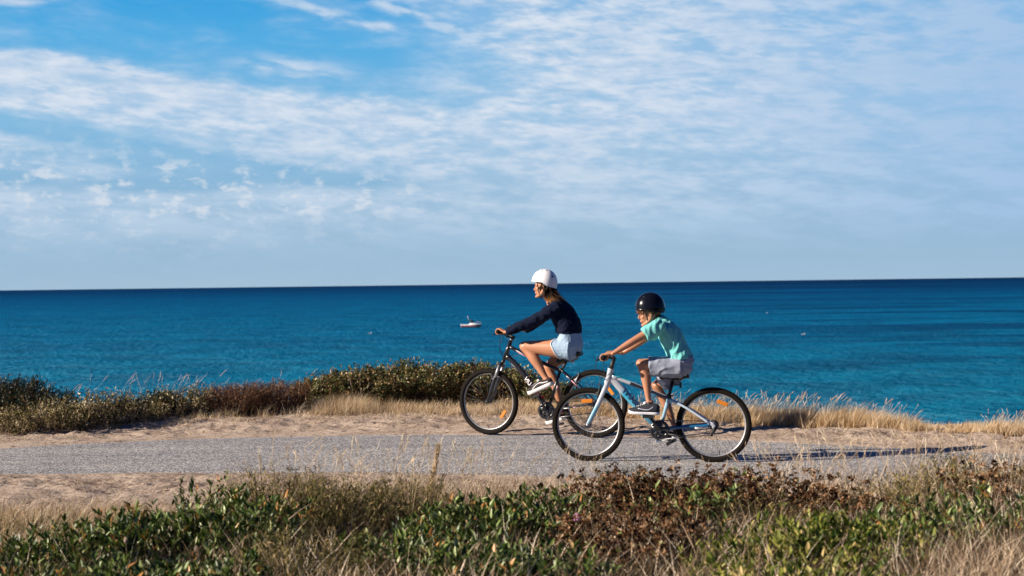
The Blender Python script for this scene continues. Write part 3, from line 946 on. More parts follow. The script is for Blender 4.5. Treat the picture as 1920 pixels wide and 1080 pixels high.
for s in (-1, 1):
    sweep(bm, curve([b_st + Vector((0.0, s * 0.012, -0.018)), b_st.lerp(bR, 0.4) + Vector((0, s * 0.046, 0.004)), bR + Vector((-0.035, s * 0.064, 0.020))], 5), 0.0105, 10, mat=3)
    sweep(bm, curve([b_bb + Vector((0.012, s * 0.03, 0.004)), b_bb.lerp(bR, 0.5) + Vector((0, s * 0.052, 0.006)), bR + Vector((-0.03, s * 0.064, 0.0))], 5), 0.0125, 10, mat=2)
    sweep(bm, [bR + Vector((-0.045, s * 0.064, 0.022)), bR + Vector((-0.012, s * 0.066, 0.012)), bR + Vector((0.004, s * 0.066, -0.004)), bR + Vector((-0.008, s * 0.066, -0.022))], [(0.012, 0.004), (0.018, 0.004), (0.017, 0.004), (0.010, 0.004)], 10, lat=(0, 1, 0))
# top tube paint: cyan flash, then black half
m_tt, nt, bs = new_mat("top_tube_paint")
co = nt.n('ShaderNodeTexCoord').outputs['Object']; sp = nt.n('ShaderNodeSeparateXYZ'); nt.l(co, sp.inputs[0])
p0, p1 = B(1148, 704), B(1253, 746)
al = nt.m('DIVIDE', nt.m('SUBTRACT', sp.outputs[0], p0.x), p1.x - p0.x)
zc = nt.m('SUBTRACT', sp.outputs[2], nt.m('ADD', p0.z, nt.m('MULTIPLY', al, p1.z - p0.z)))
fl = nt.m('MULTIPLY', nt.mr(nt.m('SUBTRACT', zc, nt.m('MULTIPLY', nt.m('SUBTRACT', al, 0.1), 0.03)), 0.000, 0.008), nt.mr(al, 0.42, 0.28))
c = nt.mix(fl, (0.42, 0.45, 0.51), (0.02, 0.33, 0.45))
bk = nt.m('MULTIPLY', nt.m('GREATER_THAN', nt.m('SUBTRACT', al, nt.m('MULTIPLY', zc, 1.0)), 0.33), nt.m('LESS_THAN', zc, 0.010))
c = nt.mix(bk, c, (0.012, 0.013, 0.03)); nt.l(c, bs.inputs['Base Color']); bs.inputs['Roughness'].default_value = 0.3; bs.inputs['Coat Weight'].default_value = 0.5
bframe = from_bm('frame', bm, [M_grey, M_down, M_bluep, M_stay, m_tt], bbike)
d = (B(1200, 768) - B(1166, 731)).normalized()
lettering('lettering', "GIANT", B(1168.5, 730, -0.021), d, 0.066, M_navy, bframe, -0.0200, shear=0.25, spacing=1.06)
# pale name patch on the chain stay
cs0, cs1 = B(1303, 802.0, -0.066), B(1326, 800.5, -0.066)
bm = bmesh.new(); sweep(bm, [cs0, cs1], [(0.0105, 0.0035)] * 2, 10, lat=(0, 1, 0)); from_bm('decal', bm, M_white, bframe)
lettering('lettering', "GIANT", cs0 + Vector((0.010, 0, 0)), (cs1 - cs0), 0.021, M_navy, bframe, -0.0702, shear=0.2, spacing=1.15, depth=0.001)
# fork
bm = bmesh.new()
b_cr = h_b + (h_b - h_t) * 0.22
sweep(bm, [h_b, b_cr], 0.024, 16)
for s in (-1, 1):
    pts = curve([b_cr + Vector((0.0, s * 0.02, 0.002)), b_cr + Vector((-0.014, s * 0.046, -0.03)), b_cr.lerp(bF, 0.5) + Vector((0.004, s * 0.052, 0)), bF + Vector((0.008, s * 0.054, 0.018)), bF + Vector((0.0, s * 0.054, -0.004))], 5)
    sweep(bm, pts, [(0.0215 - 0.0085 * i / len(pts), 0.014 - 0.003 * i / len(pts)) for i in range(len(pts))], 14, lat=(0, 1, 0))
    sweep(bm, [bF + Vector((0, s * 0.048, 0)), bF + Vector((0, s * 0.072, 0))], [0.016, 0.012], 12, lat=(1, 0, 0), mat=1)
bfork = from_bm('fork', bm, [M_forkp, M_alu], bbike)
v_brake(bfork, b_cr.lerp(bF, 0.30) + Vector((-0.025, 0, 0.0)), Vector((0.25, 0, 0.95)), 0.040, M_blackmat)
bm = bmesh.new()
b_clamp = B(1154, 671)
sweep(bm, [h_t + (h_t - h_b) * 0.05, h_t + (h_t - h_b) * 0.35, B(1151, 674)], [0.021, 0.017, 0.019], 14)
sweep(bm, [B(1153, 675), B(1148, 669)], 0.018, 12)
from_bm('stem', bm, M_blackmat, bbike)
b_grip = B(1131, 671.5, -0.26)
bclampc = B(1149, 671)
bbar = make_bars(bbike, None, bclampc, 0.265, (b_grip.x, b_grip.z), (-0.9, 0, -0.38))
make_wheel(bbike, bF, bRad, 0.0245, steer=math.radians(-4), spin=0.15, refl=math.radians(92))
make_wheel(bbike, bR, bRad, 0.0245, steer=0, spin=0.3, refl=math.radians(68))
b_ends = make_crank(bbike, b_bb, [(0.083, -0.052)], math.radians(125), 0.150, -1)
make_pedal(bbike, b_ends[0], -1, 0.02); make_pedal(bbike, b_ends[1], 1, -0.5)
bm = bmesh.new()
for k in range(7):
    r = 0.018 + 0.004 * k
    ring_profile(bm, [(r, -0.050 + k * 0.004), (r, -0.048 + k * 0.004), (0.012, -0.048 + k * 0.004), (0.012, -0.050 + k * 0.004)], 28, c=bR)
from_bm('cassette', bm, M_blackmat, bbike)
chain(bbike, b_bb, 0.082, bR, 0.034, -0.052, -0.046, pul=Vector((bR.x - 0.02, 0, bR.z - 0.082)))
bm = bmesh.new()
sweep(bm, [b_bb.lerp(b_st, 0.7), B(1263, 708)], 0.0135, 12)
sweep(bm, [b_st + Vector((-0.002, 0, -0.012)), b_st + Vector((0.006, 0, 0.022))], 0.021, 14)
sweep(bm, [b_st + Vector((0.015, -0.02, 0.01)), b_st + Vector((0.045, -0.02, 0.018))], 0.005, 8)
from_bm('seat_post', bm, M_blackmat, bbike)
b_sad = B(1268, 703)
make_saddle(bbike, b_sad, 0.25, tilt=-0.12)
bm = bmesh.new()                                             # small reflector on a bracket behind the saddle
rc = B(1276, 722)
sweep(bm, [B(1264, 722), rc], 0.005, 8)
box(bm, rc, (0.018, 0.05, 0.045))
bmesh.ops.bevel(bm, geom=bm.edges[-12:], offset=0.004, segments=1, affect='EDGES')
from_bm('rear_reflector', bm, M_blackmat, bbike)
bm = bmesh.new()                                             # kickstand folded along the chain stay
sweep(bm, [b_bb + Vector((0.07, -0.05, -0.035)), b_bb + Vector((0.22, -0.065, -0.055))], [0.008, 0.006], 8)
from_bm('kickstand', bm, M_blackmat, bbike)
q = Vector((b_grip.x - 0.02, -0.115, b_grip.z - 0.012))
cable(bbike, [q, B(1121, 668, -0.12), B(1117.5, 680, -0.11), B(1117, 694, -0.08), B(1126, 708, -0.04), B(1136, 712, -0.032)])
cable(bbike, [q + Vector((0.02, 0, 0)), B(1131, 684, -0.08), B(1132, 694, -0.05), B(1130, 706, -0.02), B(1122, 722, -0.01), B(1120, 730, 0)])
cable(bbike, [B(1217, 752, 0.0), B(1235, 742, -0.02), B(1256, 760, -0.02), B(1268, 770, -0.02)], 0.002)

# ------------------------------------------------------------------ people
def skin_mat(name, c):
    m, nt, bs = new_mat(name)
    co = nt.n('ShaderNodeTexCoord').outputs['Object']
    f = nt.noise(co, 14, 4, 0.6)
    nt.l(nt.mix(f, tuple(x * 0.88 for x in c), tuple(min(1, x * 1.12) for x in c)), bs.inputs['Base Color'])
    bs.inputs['Roughness'].default_value = 0.48
    bs.inputs['Specular IOR Level'].default_value = 0.4
    bs.inputs['Subsurface Weight'].default_value = 0.08
    bs.inputs['Subsurface Radius'].default_value = (0.012, 0.005, 0.003)
    bs.inputs['Subsurface Scale'].default_value = 0.4
    return m


M_skin_g = skin_mat("tanned_skin", (0.42, 0.19, 0.105))
M_skin_b = skin_mat("tan_skin", (0.40, 0.185, 0.105))


def cloth_mat(name, c, wr=0.5, ws=16.0, fine=0.15, rough=0.9, sheen=0.1, c2=None):
    m, nt, bs = new_mat(name)
    co = nt.n('ShaderNodeTexCoord').outputs['Object']
    f = nt.noise(co, 9, 4, 0.6)
    nt.l(nt.mix(f, tuple(x * 0.85 for x in c), c2 or tuple(min(1, x * 1.15) for x in c)), bs.inputs['Base Color'])
    bs.inputs['Roughness'].default_value = rough
    bs.inputs['Specular IOR Level'].default_value = 0.15
    b = nt.n('ShaderNodeBump'); b.inputs['Strength'].default_value = wr; b.inputs['Distance'].default_value = 0.02
    h = nt.m('ADD', nt.noise(co, ws, 3, 0.5, 0.8), nt.m('MULTIPLY', nt.noise(co, 260, 2, 0.5), fine * 0.15))
    nt.l(h, b.inputs['Height']); nt.l(b.outputs[0], bs.inputs['Normal'])
    return m


def remeshed(name, bm, mat, parent, voxel=0.004, smooth=3, wr=None, factor=0.5):
    """one continuous skin over all the overlapping limbs in bm. wr=(amplitude, scale, stretch vec) adds modelled folds"""
    bmesh.ops.recalc_face_normals(bm, faces=bm.faces)
    me = bpy.data.meshes.new(name); bm.to_mesh(me); bm.free()
    tmp = bpy.data.objects.new(name, me); COL.objects.link(tmp)
    md = tmp.modifiers.new('r', 'REMESH'); md.mode = 'VOXEL'; md.voxel_size = voxel
    if smooth:
        sm = tmp.modifiers.new('s', 'SMOOTH'); sm.iterations = smooth; sm.factor = factor
    dg = bpy.context.evaluated_depsgraph_get()
    out = bpy.data.meshes.new_from_object(tmp.evaluated_get(dg))
    bpy.data.objects.remove(tmp)
    if wr:
        amp, sc, st, seed = wr
        n = len(out.vertices)
        co_ = np.zeros(n * 3, dtype=np.float32); no_ = np.zeros(n * 3, dtype=np.float32)
        out.vertices.foreach_get('co', co_); out.vertex_normals.foreach_get('vector', no_)
        co_ = co_.reshape(-1, 3); no_ = no_.reshape(-1, 3)
        for i in range(n):
            p = Vector((co_[i, 0] * st[0] * sc + seed, co_[i, 1] * st[1] * sc + seed * 2, co_[i, 2] * st[2] * sc))
            a = mnoise.noise(p) + 0.5 * mnoise.noise(p * 2.1)
            co_[i] += no_[i] * ((1 - abs(a) * 2.2) * amp)
        out.vertices.foreach_set('co', co_.ravel())
    out.materials.clear(); out.materials.append(mat)
    out.polygons.foreach_set('use_smooth', [True] * len(out.polygons))
    out.name = name
    return link(name, out, parent)


def limb(bm, pts, seg=16, n=5, lat=(0, 1, 0), caps=True):
    """pts: (Vector, r or (rn, rl)); smooth tapered limb with rounded ends"""
    rows = []
    for p, r in pts:
        r = (r, r) if isinstance(r, (int, float)) else r
        rows.append((p.x, p.y, p.z, r[0], r[1]))
    c = curve(rows, n)
    P = [Vector(q[:3]) for q in c]; R = [(max(q[3], 0.002), max(q[4], 0.002)) for q in c]
    if caps:
        t0 = (P[0] - P[1]).normalized(); t1 = (P[-1] - P[-2]).normalized()
        r0, r1 = min(R[0]), min(R[-1])
        A = [(P[0] + t0 * r0 * s, (R[0][0] * k, R[0][1] * k)) for s, k in ((0.98, 0.2), (0.86, 0.5), (0.5, 0.86))]
        Z_ = [(P[-1] + t1 * r1 * s, (R[-1][0] * k, R[-1][1] * k)) for s, k in ((0.5, 0.86), (0.86, 0.5), (0.98, 0.2))]
        P = [a[0] for a in A] + P + [a[0] for a in Z_]
        R = [a[1] for a in A] + R + [a[1] for a in Z_]
    sweep(bm, P, R, seg, lat=lat)


def hand(bm, wrist, G, s, k=1.0, splay=0.019):
    """hand closed round a grip lying along y. wrist Vector, G = grip axis point (x,z) at hand centre, s=-1 near side / +1 far side"""
    R = 0.0175
    def on(ang, r, y):
        a = math.radians(ang)
        return Vector((G.x + r * math.cos(a), y, G.z + r * math.sin(a)))
    yc = G.y
    palm = [(wrist, (0.017 * k, 0.026 * k)), (wrist.lerp(on(75, R + 0.012, yc), 0.5), (0.015 * k, 0.034 * k)), (on(75, R + 0.011, yc), (0.013 * k, 0.039 * k)), (on(112, R + 0.010, yc), (0.010 * k, 0.037 * k))]
    limb(bm, palm, 16, 4)
    offs = (-1.5, -0.5, 0.5, 1.5)
    lens = (0.90, 1.0, 0.97, 0.82)           # index nearest the stem
    for o, ln in zip(offs, lens):
        y = yc - s * o * splay * k * -1
        r = 0.0082 * k * (0.92 + 0.08 * ln)
        kn = on(108, R + 0.013, y); m1 = on(160, R + 0.0125 * ln, y); m2 = on(215, R + 0.0095, y); tip = on(215 + 55 * ln, R + 0.0075, y)
        limb(bm, [(kn, r * 1.12), (m1, r * 1.04), (m2, r * 0.98), (tip, r * 0.82)], 8, 3, lat=None)
    y0 = yc - s * 0.036 * k                      # thumb leaves the inner side of the palm
    th = [(wrist.lerp(on(70, R + 0.012, y0), 0.45) + Vector((0, -s * 0.004, 0)), 0.012 * k), (on(20, R + 0.013, y0 - s * 0.010), 0.0115 * k), (on(-35, R + 0.010, y0 - s * 0.012), 0.0098 * k), (on(-95, R + 0.008, y0 - s * 0.008), 0.008 * k)]
    limb(bm, th, 8, 4, lat=None)


def head(bm, c, k, M3):
    """head with face; local axes: -x face, y lateral, z up. M3 turns it"""
    T = lambda x, y, z: c + M3 @ Vector((x * k, y * k, z * k))
    ball(bm, T(0.012, 0, 0.030), (0.099 * k, 0.077 * k, 0.092 * k), 24, 16, M3)
    ball(bm, T(-0.030, 0, -0.022), (0.060 * k, 0.060 * k, 0.082 * k), 20, 14, M3)
    ball(bm, T(-0.052, 0, 0.030), (0.045 * k, 0.058 * k, 0.048 * k), 16, 12, M3)          # forehead
    for s in (-1, 1):
        limb(bm, [(T(-0.066, s * 0.006, -0.094), 0.0175 * k), (T(-0.040, s * 0.036, -0.080), 0.020 * k), (T(-0.004, s * 0.056, -0.052), 0.020 * k), (T(0.010, s * 0.062, -0.020), 0.022 * k)], 10, 3, lat=None)   # jaw
        ball(bm, T(-0.060, s * 0.036, -0.018), (0.024 * k, 0.022 * k, 0.024 * k), 12, 8, M3)  # cheek
        limb(bm, [(T(-0.0885, s * 0.010, 0.024), 0.009 * k), (T(-0.083, s * 0.034, 0.027), 0.0085 * k), (T(-0.070, s * 0.050, 0.020), 0.008 * k)], 8, 3, lat=None)  # brow
        # ear
        limb(bm, [(T(0.000, s * 0.074, -0.028), 0.0065 * k), (T(0.012, s * 0.081, -0.010), 0.0065 * k), (T(0.014, s * 0.084, 0.012), 0.0068 * k), (T(0.002, s * 0.082, 0.022), 0.006 * k), (T(-0.007, s * 0.076, 0.008), 0.005 * k)], 8, 3, lat=None)
        ball(bm, T(0.003, s * 0.073, -0.002), (0.011 * k, 0.006 * k, 0.018 * k), 10, 8, M3)
        ball(bm, T(-0.097, s * 0.006, -0.030), (0.007 * k, 0.006 * k, 0.0055 * k), 8, 6, M3)   # nostril wing
        ball(bm, T(-0.080, s * 0.030, 0.004), (0.010 * k, 0.013 * k, 0.009 * k), 10, 8, M3)   # lid
    limb(bm, [(T(-0.088, 0, 0.014), (0.008 * k, 0.008 * k)), (T(-0.096, 0, -0.006), (0.008 * k, 0.008 * k)), (T(-0.107, 0, -0.022), 0.0080 * k), (T(-0.096, 0, -0.032), 0.007 * k)], 10, 4, lat=None)  # nose
    limb(bm, [(T(-0.084, -0.020, -0.058), 0.006 * k), (T(-0.0900, 0, -0.0550), 0.0080 * k), (T(-0.084, 0.020, -0.058), 0.006 * k)], 8, 4, lat=None)
    limb(bm, [(T(-0.081, -0.018, -0.065), 0.006 * k), (T(-0.0865, 0, -0.0675), 0.0080 * k), (T(-0.081, 0.018, -0.065), 0.006 * k)], 8, 4, lat=None)
    ball(bm, T(-0.075, 0, -0.097), (0.018 * k, 0.022 * k, 0.017 * k), 12, 8, M3)
    return T


def face_parts(parent, T, k, M3, iris, browc):
    for s in (-1, 1):
        bm = bmesh.new()
        ball(bm, T(-0.0800, s * 0.031, 0.0015), 0.0100 * k, 14, 10, M3, 0)
        ball(bm, T(-0.0850, s * 0.032, 0.0005), 0.0062 * k, 12, 8, M3, 1)
        from_bm('eye', bm, [M_eye, iris], parent)
        bm = bmesh.new()
        limb(bm, [(T(-0.0975, s * 0.010, 0.028), (0.003 * k, 0.003 * k)), (T(-0.0915, s * 0.034, 0.0345), (0.0032 * k, 0.0032 * k)), (T(-0.077, s * 0.053, 0.027), (0.002 * k, 0.002 * k))], 6, 3, lat=None)
        from_bm('eyebrow', bm, browc, parent)


M_eye = simple("eye_white", (0.26, 0.22, 0.20), 0.7, spec=0.1)
M_iris = simple("brown_iris", (0.03, 0.015, 0.008), 0.5, spec=0.2)


def helmet(parent, c, ax, k_rim, mat, M3, vents, vent_mat, strap_to, brim=0.0):
    """dome whose rim rises over the ears. ax = half sizes (x front-back, y, z). k_rim(phi)-> rim height relative to centre"""
    bm = bmesh.new()
    n = 72; rows = []
    m = 18
    for i in range(n):
        ph = 2 * math.pi * i / n                    # 0 = front (-x)
        zr = k_rim(ph)
        row = []
        for j in range(m + 1):
            th0 = math.acos(max(-1, min(1, zr / ax[2])))
            th = th0 * (j + 0.02) / (m + 0.02)
            st = math.sin(th) ** 0.92
            row.append(Vector((-ax[0] * st * math.cos(ph), ax[1] * st * math.sin(ph), ax[2] * math.cos(th))))
        fl = row[-1].copy(); fl.x *= 1.025 + brim * max(0, math.cos(ph)) ** 3; fl.y *= 1.02
        row.append(fl + Vector((0, 0, -0.004)))
        inn = [Vector((p.x * 0.86, p.y * 0.84, p.z * 0.88 - 0.002)) for p in row[1:-1]][::-1]
        rows.append([c + M3 @ p for p in row + inn])
    vr = [[bm.verts.new(p) for p in r] for r in rows]
    L = len(rows[0])
    for i in range(n):
        A, B2 = vr[i], vr[(i + 1) % n]
        for j in range(L - 1):
            f = bm.faces.new((A[j], B2[j], B2[j + 1], A[j + 1]))
            f.material_index = 1 if j > m + 1 else 0
    bm.faces.new([vr[i][0] for i in range(n)])
    bm.faces.new([vr[i][-1] for i in range(n)][::-1]).material_index = 1
    h = from_bm('helmet', bm, [mat, M_blackmat], parent)
    for ph, th, r in vents:
        bm = bmesh.new()
        ph, th = math.radians(ph), math.radians(th)
        st = math.sin(th) ** 0.92
        p = Vector((-ax[0] * st * math.cos(ph), ax[1] * st * math.sin(ph), ax[2] * math.cos(th)))
        nrm = Vector((p.x / ax[0] ** 2, p.y / ax[1] ** 2, p.z / ax[2] ** 2)).normalized()
        q = c + M3 @ p; nn = M3 @ nrm
        rt = nn.to_track_quat('Z', 'Y').to_matrix()
        ball(bm, q, (r, r * 0.75, 0.0022), 14, 6, rt)
        from_bm('vent', bm, vent_mat, h)
    bm = bmesh.new()
    for s in (-1, 1):
        for st in strap_to(s):
            sweep(bm, curve(st, 5), [(0.0055, 0.0016)] * (5 * (len(st) - 1) + 1), 6, lat=(0, 1, 0.01))
    from_bm('chin_strap', bm, M_blackmat, h)
    return h


def strands(name, roots, mat, parent, rad=0.0022, seed=1):
    """hair locks: each root is (list of control points, jitter)"""
    rnd = random.Random(seed)
    bm = bmesh.new()
    for pts, jit, cnt, fan in roots:
        for _ in range(cnt):
            off = Vector((rnd.gauss(0, jit), rnd.gauss(0, jit), rnd.gauss(0, jit)))
            off2 = Vector((rnd.gauss(0, fan), rnd.gauss(0, fan), rnd.gauss(0, fan)))
            q = [Vector(p) + off * (0.6 + 0.4 * i / len(pts)) + off2 * (i / (len(pts) - 1)) ** 1.5 for i, p in enumerate(pts)]
            c = curve(q, 4)
            r0 = rad * rnd.uniform(0.7, 1.3)
            sweep(bm, c, [r0 * (1 - 0.75 * (i / (len(c) - 1)) ** 2) for i in range(len(c))], 5)
    return from_bm(name, bm, mat, parent)


def shoe(parent, heel, toe, up, width, height, m_up, m_sole, sole_t=0.03, stripe=None, collar=0.55, label=None):
    """heel/toe: underside ends at the shoe's middle. shoe > sole, stripe, laces"""
    X_ = (toe - heel); L = X_.length; X_.normalize()
    Y_ = Vector((0, 1, 0)); Y_ = (Y_ - X_ * Y_.dot(X_)).normalized()
    U = Vector(up); U = (U - X_ * U.dot(X_)); U = (U - Y_ * U.dot(Y_)).normalized()
    def W_(t):
        return width * (0.36 + 0.10 * math.sin(min(1, t / 0.2) * 1.57) + 0.06 * math.exp(-((t - 0.68) / 0.2) ** 2)) * (max(0.0, 1 - max(0, (t - 0.86) / 0.14) ** 2.4)) ** 0.5 * (max(0.0, 1 - max(0, (0.1 - t) / 0.1) ** 2.4)) ** 0.5
    ts = [0.0, 0.02, 0.06, 0.12, 0.2, 0.3, 0.4, 0.5, 0.6, 0.7, 0.8, 0.88, 0.94, 0.98, 1.0]
    bm = bmesh.new(); rows = []
    for t in ts:
        w_ = max(W_(t), 0.004)
        spring = 0.012 * max(0, (t - 0.75) / 0.25) ** 2
        rows.append([bm.verts.new(heel + X_ * (L * t) + Y_ * (w_ * y) + U * (z + spring)) for y, z in ((-0.92, 0), (-1.03, 0.004), (-1.03, sole_t), (-0.9, sole_t + 0.003), (0.9, sole_t + 0.003), (1.03, sole_t), (1.03, 0.004), (0.92, 0))])
    for a, b_ in zip(rows, rows[1:]):
        for j in range(8):
            bm.faces.new((a[j], a[(j + 1) % 8], b_[(j + 1) % 8], b_[j]))
    bm.faces.new(rows[0]); bm.faces.new(rows[-1][::-1])
    def H_(t):
        if t < collar:
            return height * (0.55 + 0.45 * min(1, t / 0.10) ** 0.6) * (1.0 - 0.10 * math.sin(t / collar * math.pi))
        q_ = (t - collar) / (1 - collar)
        return height * (0.95 - (1 - 0.034 / height) * 0.95 * min(1, q_ * 1.25) ** 0.85) * (max(0.05, 1 - max(0, (q_ - 0.7) / 0.3) ** 2) ** 0.5)
    b2 = bmesh.new(); rows = []
    for t in ts:
        w_ = max(W_(t), 0.004) * 0.97
        h_ = H_(t)
        spring = 0.012 * max(0, (t - 0.75) / 0.25) ** 2 + sole_t - 0.002
        row = []
        for k in range(11):
            a = math.pi * k / 10
            row.append(b2.verts.new(heel + X_ * (L * t) + Y_ * (-w_ * math.cos(a) * (1 - 0.42 * math.sin(a) ** 2 * min(1, h_ / 0.06))) + U * (h_ * math.sin(a) ** 0.8 + spring)))
        rows.append(row)
    for a, b_ in zip(rows, rows[1:]):
        for j in range(10):
            b2.faces.new((a[j], a[j + 1], b_[j + 1], b_[j]))
        b2.faces.new((a[10], a[0], b_[0], b_[10]))
    b2.faces.new(rows[0]); b2.faces.new(rows[-1][::-1])
    up_ = from_bm('shoe', b2, m_up, parent)
    if label: up_["label"] = label
    from_bm('sole', bm, m_sole, up_)
    def surf(t, s, hh):
        w_ = W_(t) * 0.99; h_ = H_(t)
        a = math.asin(min(1, hh ** 1.25))
        return heel + X_ * (L * t) + Y_ * (s * w_ * math.cos(a) * (1 - 0.42 * math.sin(a) ** 2 * min(1, h_ / 0.06)) + s * 0.001) + U * (h_ * hh + sole_t + 0.001)
    if stripe:
        for s in (-1, 1):
            bm = bmesh.new()
            pts = [surf(t, s, h) for t, h in stripe[0]]
            sweep(bm, curve(pts, 4), [(stripe[1], 0.0018)] * (4 * (len(pts) - 1) + 1), 6, lat=(0, 1, 0.02))
            from_bm('side_stripe', bm, stripe[2], up_)
    bm = bmesh.new()
    for k in range(5):
        t = 0.50 + 0.055 * k
        zc = H_(t)
        pts = [heel + X_ * (L * t) + Y_ * (W_(t) * y) + U * (zc * (1 - 0.35 * abs(y) ** 2) + sole_t + 0.003) for y in (-0.5, -0.2, 0.2, 0.5)]
        sweep(bm, curve(pts, 3), 0.0032, 6)
    ball(bm, heel + X_ * (L * 0.47) + U * (H_(0.5) + sole_t + 0.006), (0.016, 0.018, 0.014))
    from_bm('laces', bm, M_white, up_)
    return up_


# ================================================================== girl
P = GB.P
girl = link('person', None)
girl.matrix_world = GB.M
tag(girl, "person with a white helmet, navy sweatshirt and pale denim shorts riding the black bicycle", "person", "people cycling on the path")
V3 = Vector
rotH = Matrix.Rotation(math.radians(9), 3, 'Z') @ Matrix.Rotation(math.radians(3), 3, 'Y')
hc = P(1020.0, 539.5, 0)
bm = bmesh.new()
gT = head(bm, hc, 0.93, rotH)
neck0 = P(1034, 566); 
limb(bm, [(P(1040, 582), (0.055, 0.07)), (neck0, (0.050, 0.052)), (P(1027, 553), (0.045, 0.046)), (gT(0.01, 0, -0.01), 0.05)], 18)
# trunk
limb(bm, [(P(1069, 654), (0.085, 0.135)), (P(1068, 634), (0.085, 0.125)), (P(1061, 610), (0.085, 0.115)), (P(1050, 588), (0.095, 0.135)), (P(1042, 574), (0.055, 0.10))], 20)
# arms
def arm(bm, sh, el, wr, k=1.0):
    limb(bm, [(sh, 0.048 * k), (sh.lerp(el, 0.4), 0.044 * k), (el, 0.036 * k), (el.lerp(wr, 0.35), 0.034 * k), (wr, (0.020 * k, 0.024 * k))], 14)
g_sh, g_el, g_wr = P(1040, 580, -0.155), P(996, 604, -0.22), P(948, 623, -0.262)
g_shf, g_elf, g_wrf = P(1046, 577, 0.155), V3((g_el.x - 0.03, 0.20, g_el.z + 0.045)), V3((g_wr.x, 0.262, g_wr.z))
arm(bm, g_sh, g_el, g_wr, 0.93); arm(bm, g_shf, g_elf, g_wrf, 0.93)
gG = V3((g_grip.x, -0.232, g_grip.z))
hand(bm, g_wr + V3((-0.01, 0.012, 0.0)), gG, -1, 0.95)
hand(bm, g_wrf + V3((-0.01, -0.012, 0.0)), V3((g_grip.x, 0.232, g_grip.z)), 1, 0.95)
# near leg
def leg(bm, hip, knee, ank, ball_, k=1.0, kb=0.0):
    th = knee - hip; sh = ank - knee
    back = V3((1, 0, 0))
    limb(bm, [(hip.lerp(knee, 0.05), (0.072 * k, 0.066 * k)), (hip.lerp(knee, 0.3), (0.084 * k, 0.080 * k)), (hip.lerp(knee, 0.65), (0.068 * k, 0.066 * k)), (knee + (hip - knee) * 0.06, (0.054 * k, 0.054 * k)), (knee, (0.050 * k, 0.052 * k))], 18)
    limb(bm, [(knee, (0.050 * k, 0.052 * k)), (knee.lerp(ank, 0.14) + back * 0.004, (0.046 * k, 0.047 * k)), (knee.lerp(ank, 0.36) + back * 0.014, (0.050 * k, 0.049 * k)), (knee.lerp(ank, 0.62) + back * 0.008, (0.038 * k, 0.037 * k)), (knee.lerp(ank, 0.88), (0.027 * k, 0.028 * k)), (ank, (0.030 * k, 0.032 * k))], 18)
    ball(bm, knee + V3((-0.006, 0, 0.004)), (0.049 * k, 0.047 * k, 0.047 * k), 16, 10)
    limb(bm, [(ank + V3((0.012, 0, -0.006)), 0.034 * k), (ank.lerp(ball_, 0.55) + V3((0, 0, -0.008)), (0.018 * k, 0.030 * k)), (ball_ + V3((0, 0, -0.006)), (0.010 * k, 0.030 * k))], 12)
g_hipn = P(1069, 655, -0.085); g_knn = P(985.0, 650.0, -0.095); g_ann = P(1026, 713, -0.125)
leg(bm, g_hipn, g_knn, g_ann, P(1006, 729, -0.13), 1.10)
g_hipf = P(1066, 656, 0.085)
gpf = g_ends[1]; 
g_ankf = V3((gpf.x + 0.045, 0.13, gpf.z + 0.125)); g_knf = P(1029, 688, 0.10)
leg(bm, g_hipf, g_knf, g_ankf, V3((gpf.x - 0.04, 0.135, gpf.z + 0.06)), 0.97)
remeshed('body', bm, M_skin_g, girl, 0.0036, 3)
face_parts(girl, gT, 0.93, rotH, M_iris, simple("brown_brow", (0.06, 0.03, 0.015), 0.8))
# sweatshirt
M_sweat = cloth_mat("navy_sweatshirt", (0.0035, 0.0075, 0.024), 0.35, 14, 0.2)
bm = bmesh.new()
limb(bm, [(P(1065.5, 624), (0.122, 0.165)), (P(1065, 612), (0.126, 0.165)), (P(1059, 598), (0.120, 0.165)), (P(1052, 585), (0.112, 0.168)), (P(1045, 573), (0.080, 0.145)), (P(1038, 565), (0.056, 0.085))], 24, caps=False)
for s, a, b_, c_ in ((-1, g_sh, g_el, g_wr), (1, g_shf, g_elf, g_wrf)):
    limb(bm, [(a + V3((0.02, -s * 0.035, 0.015)), 0.070), (a.lerp(b_, 0.2), 0.067), (a.lerp(b_, 0.6), 0.058), (b_, 0.054), (b_.lerp(c_, 0.4), 0.049), (b_.lerp(c_, 0.78), 0.043), (b_.lerp(c_, 0.90), 0.035), (c_ + (b_ - c_) * 0.03, 0.033)], 16, caps=False)
limb(bm, [(P(1043, 571), (0.058, 0.080)), (P(1034.5, 562), (0.055, 0.062))], 18, caps=False)   # neckband
remeshed('sweatshirt', bm, M_sweat, girl, 0.006, 3, wr=(0.0075, 8, (1.2, 0.8, 1.6), 3.1))
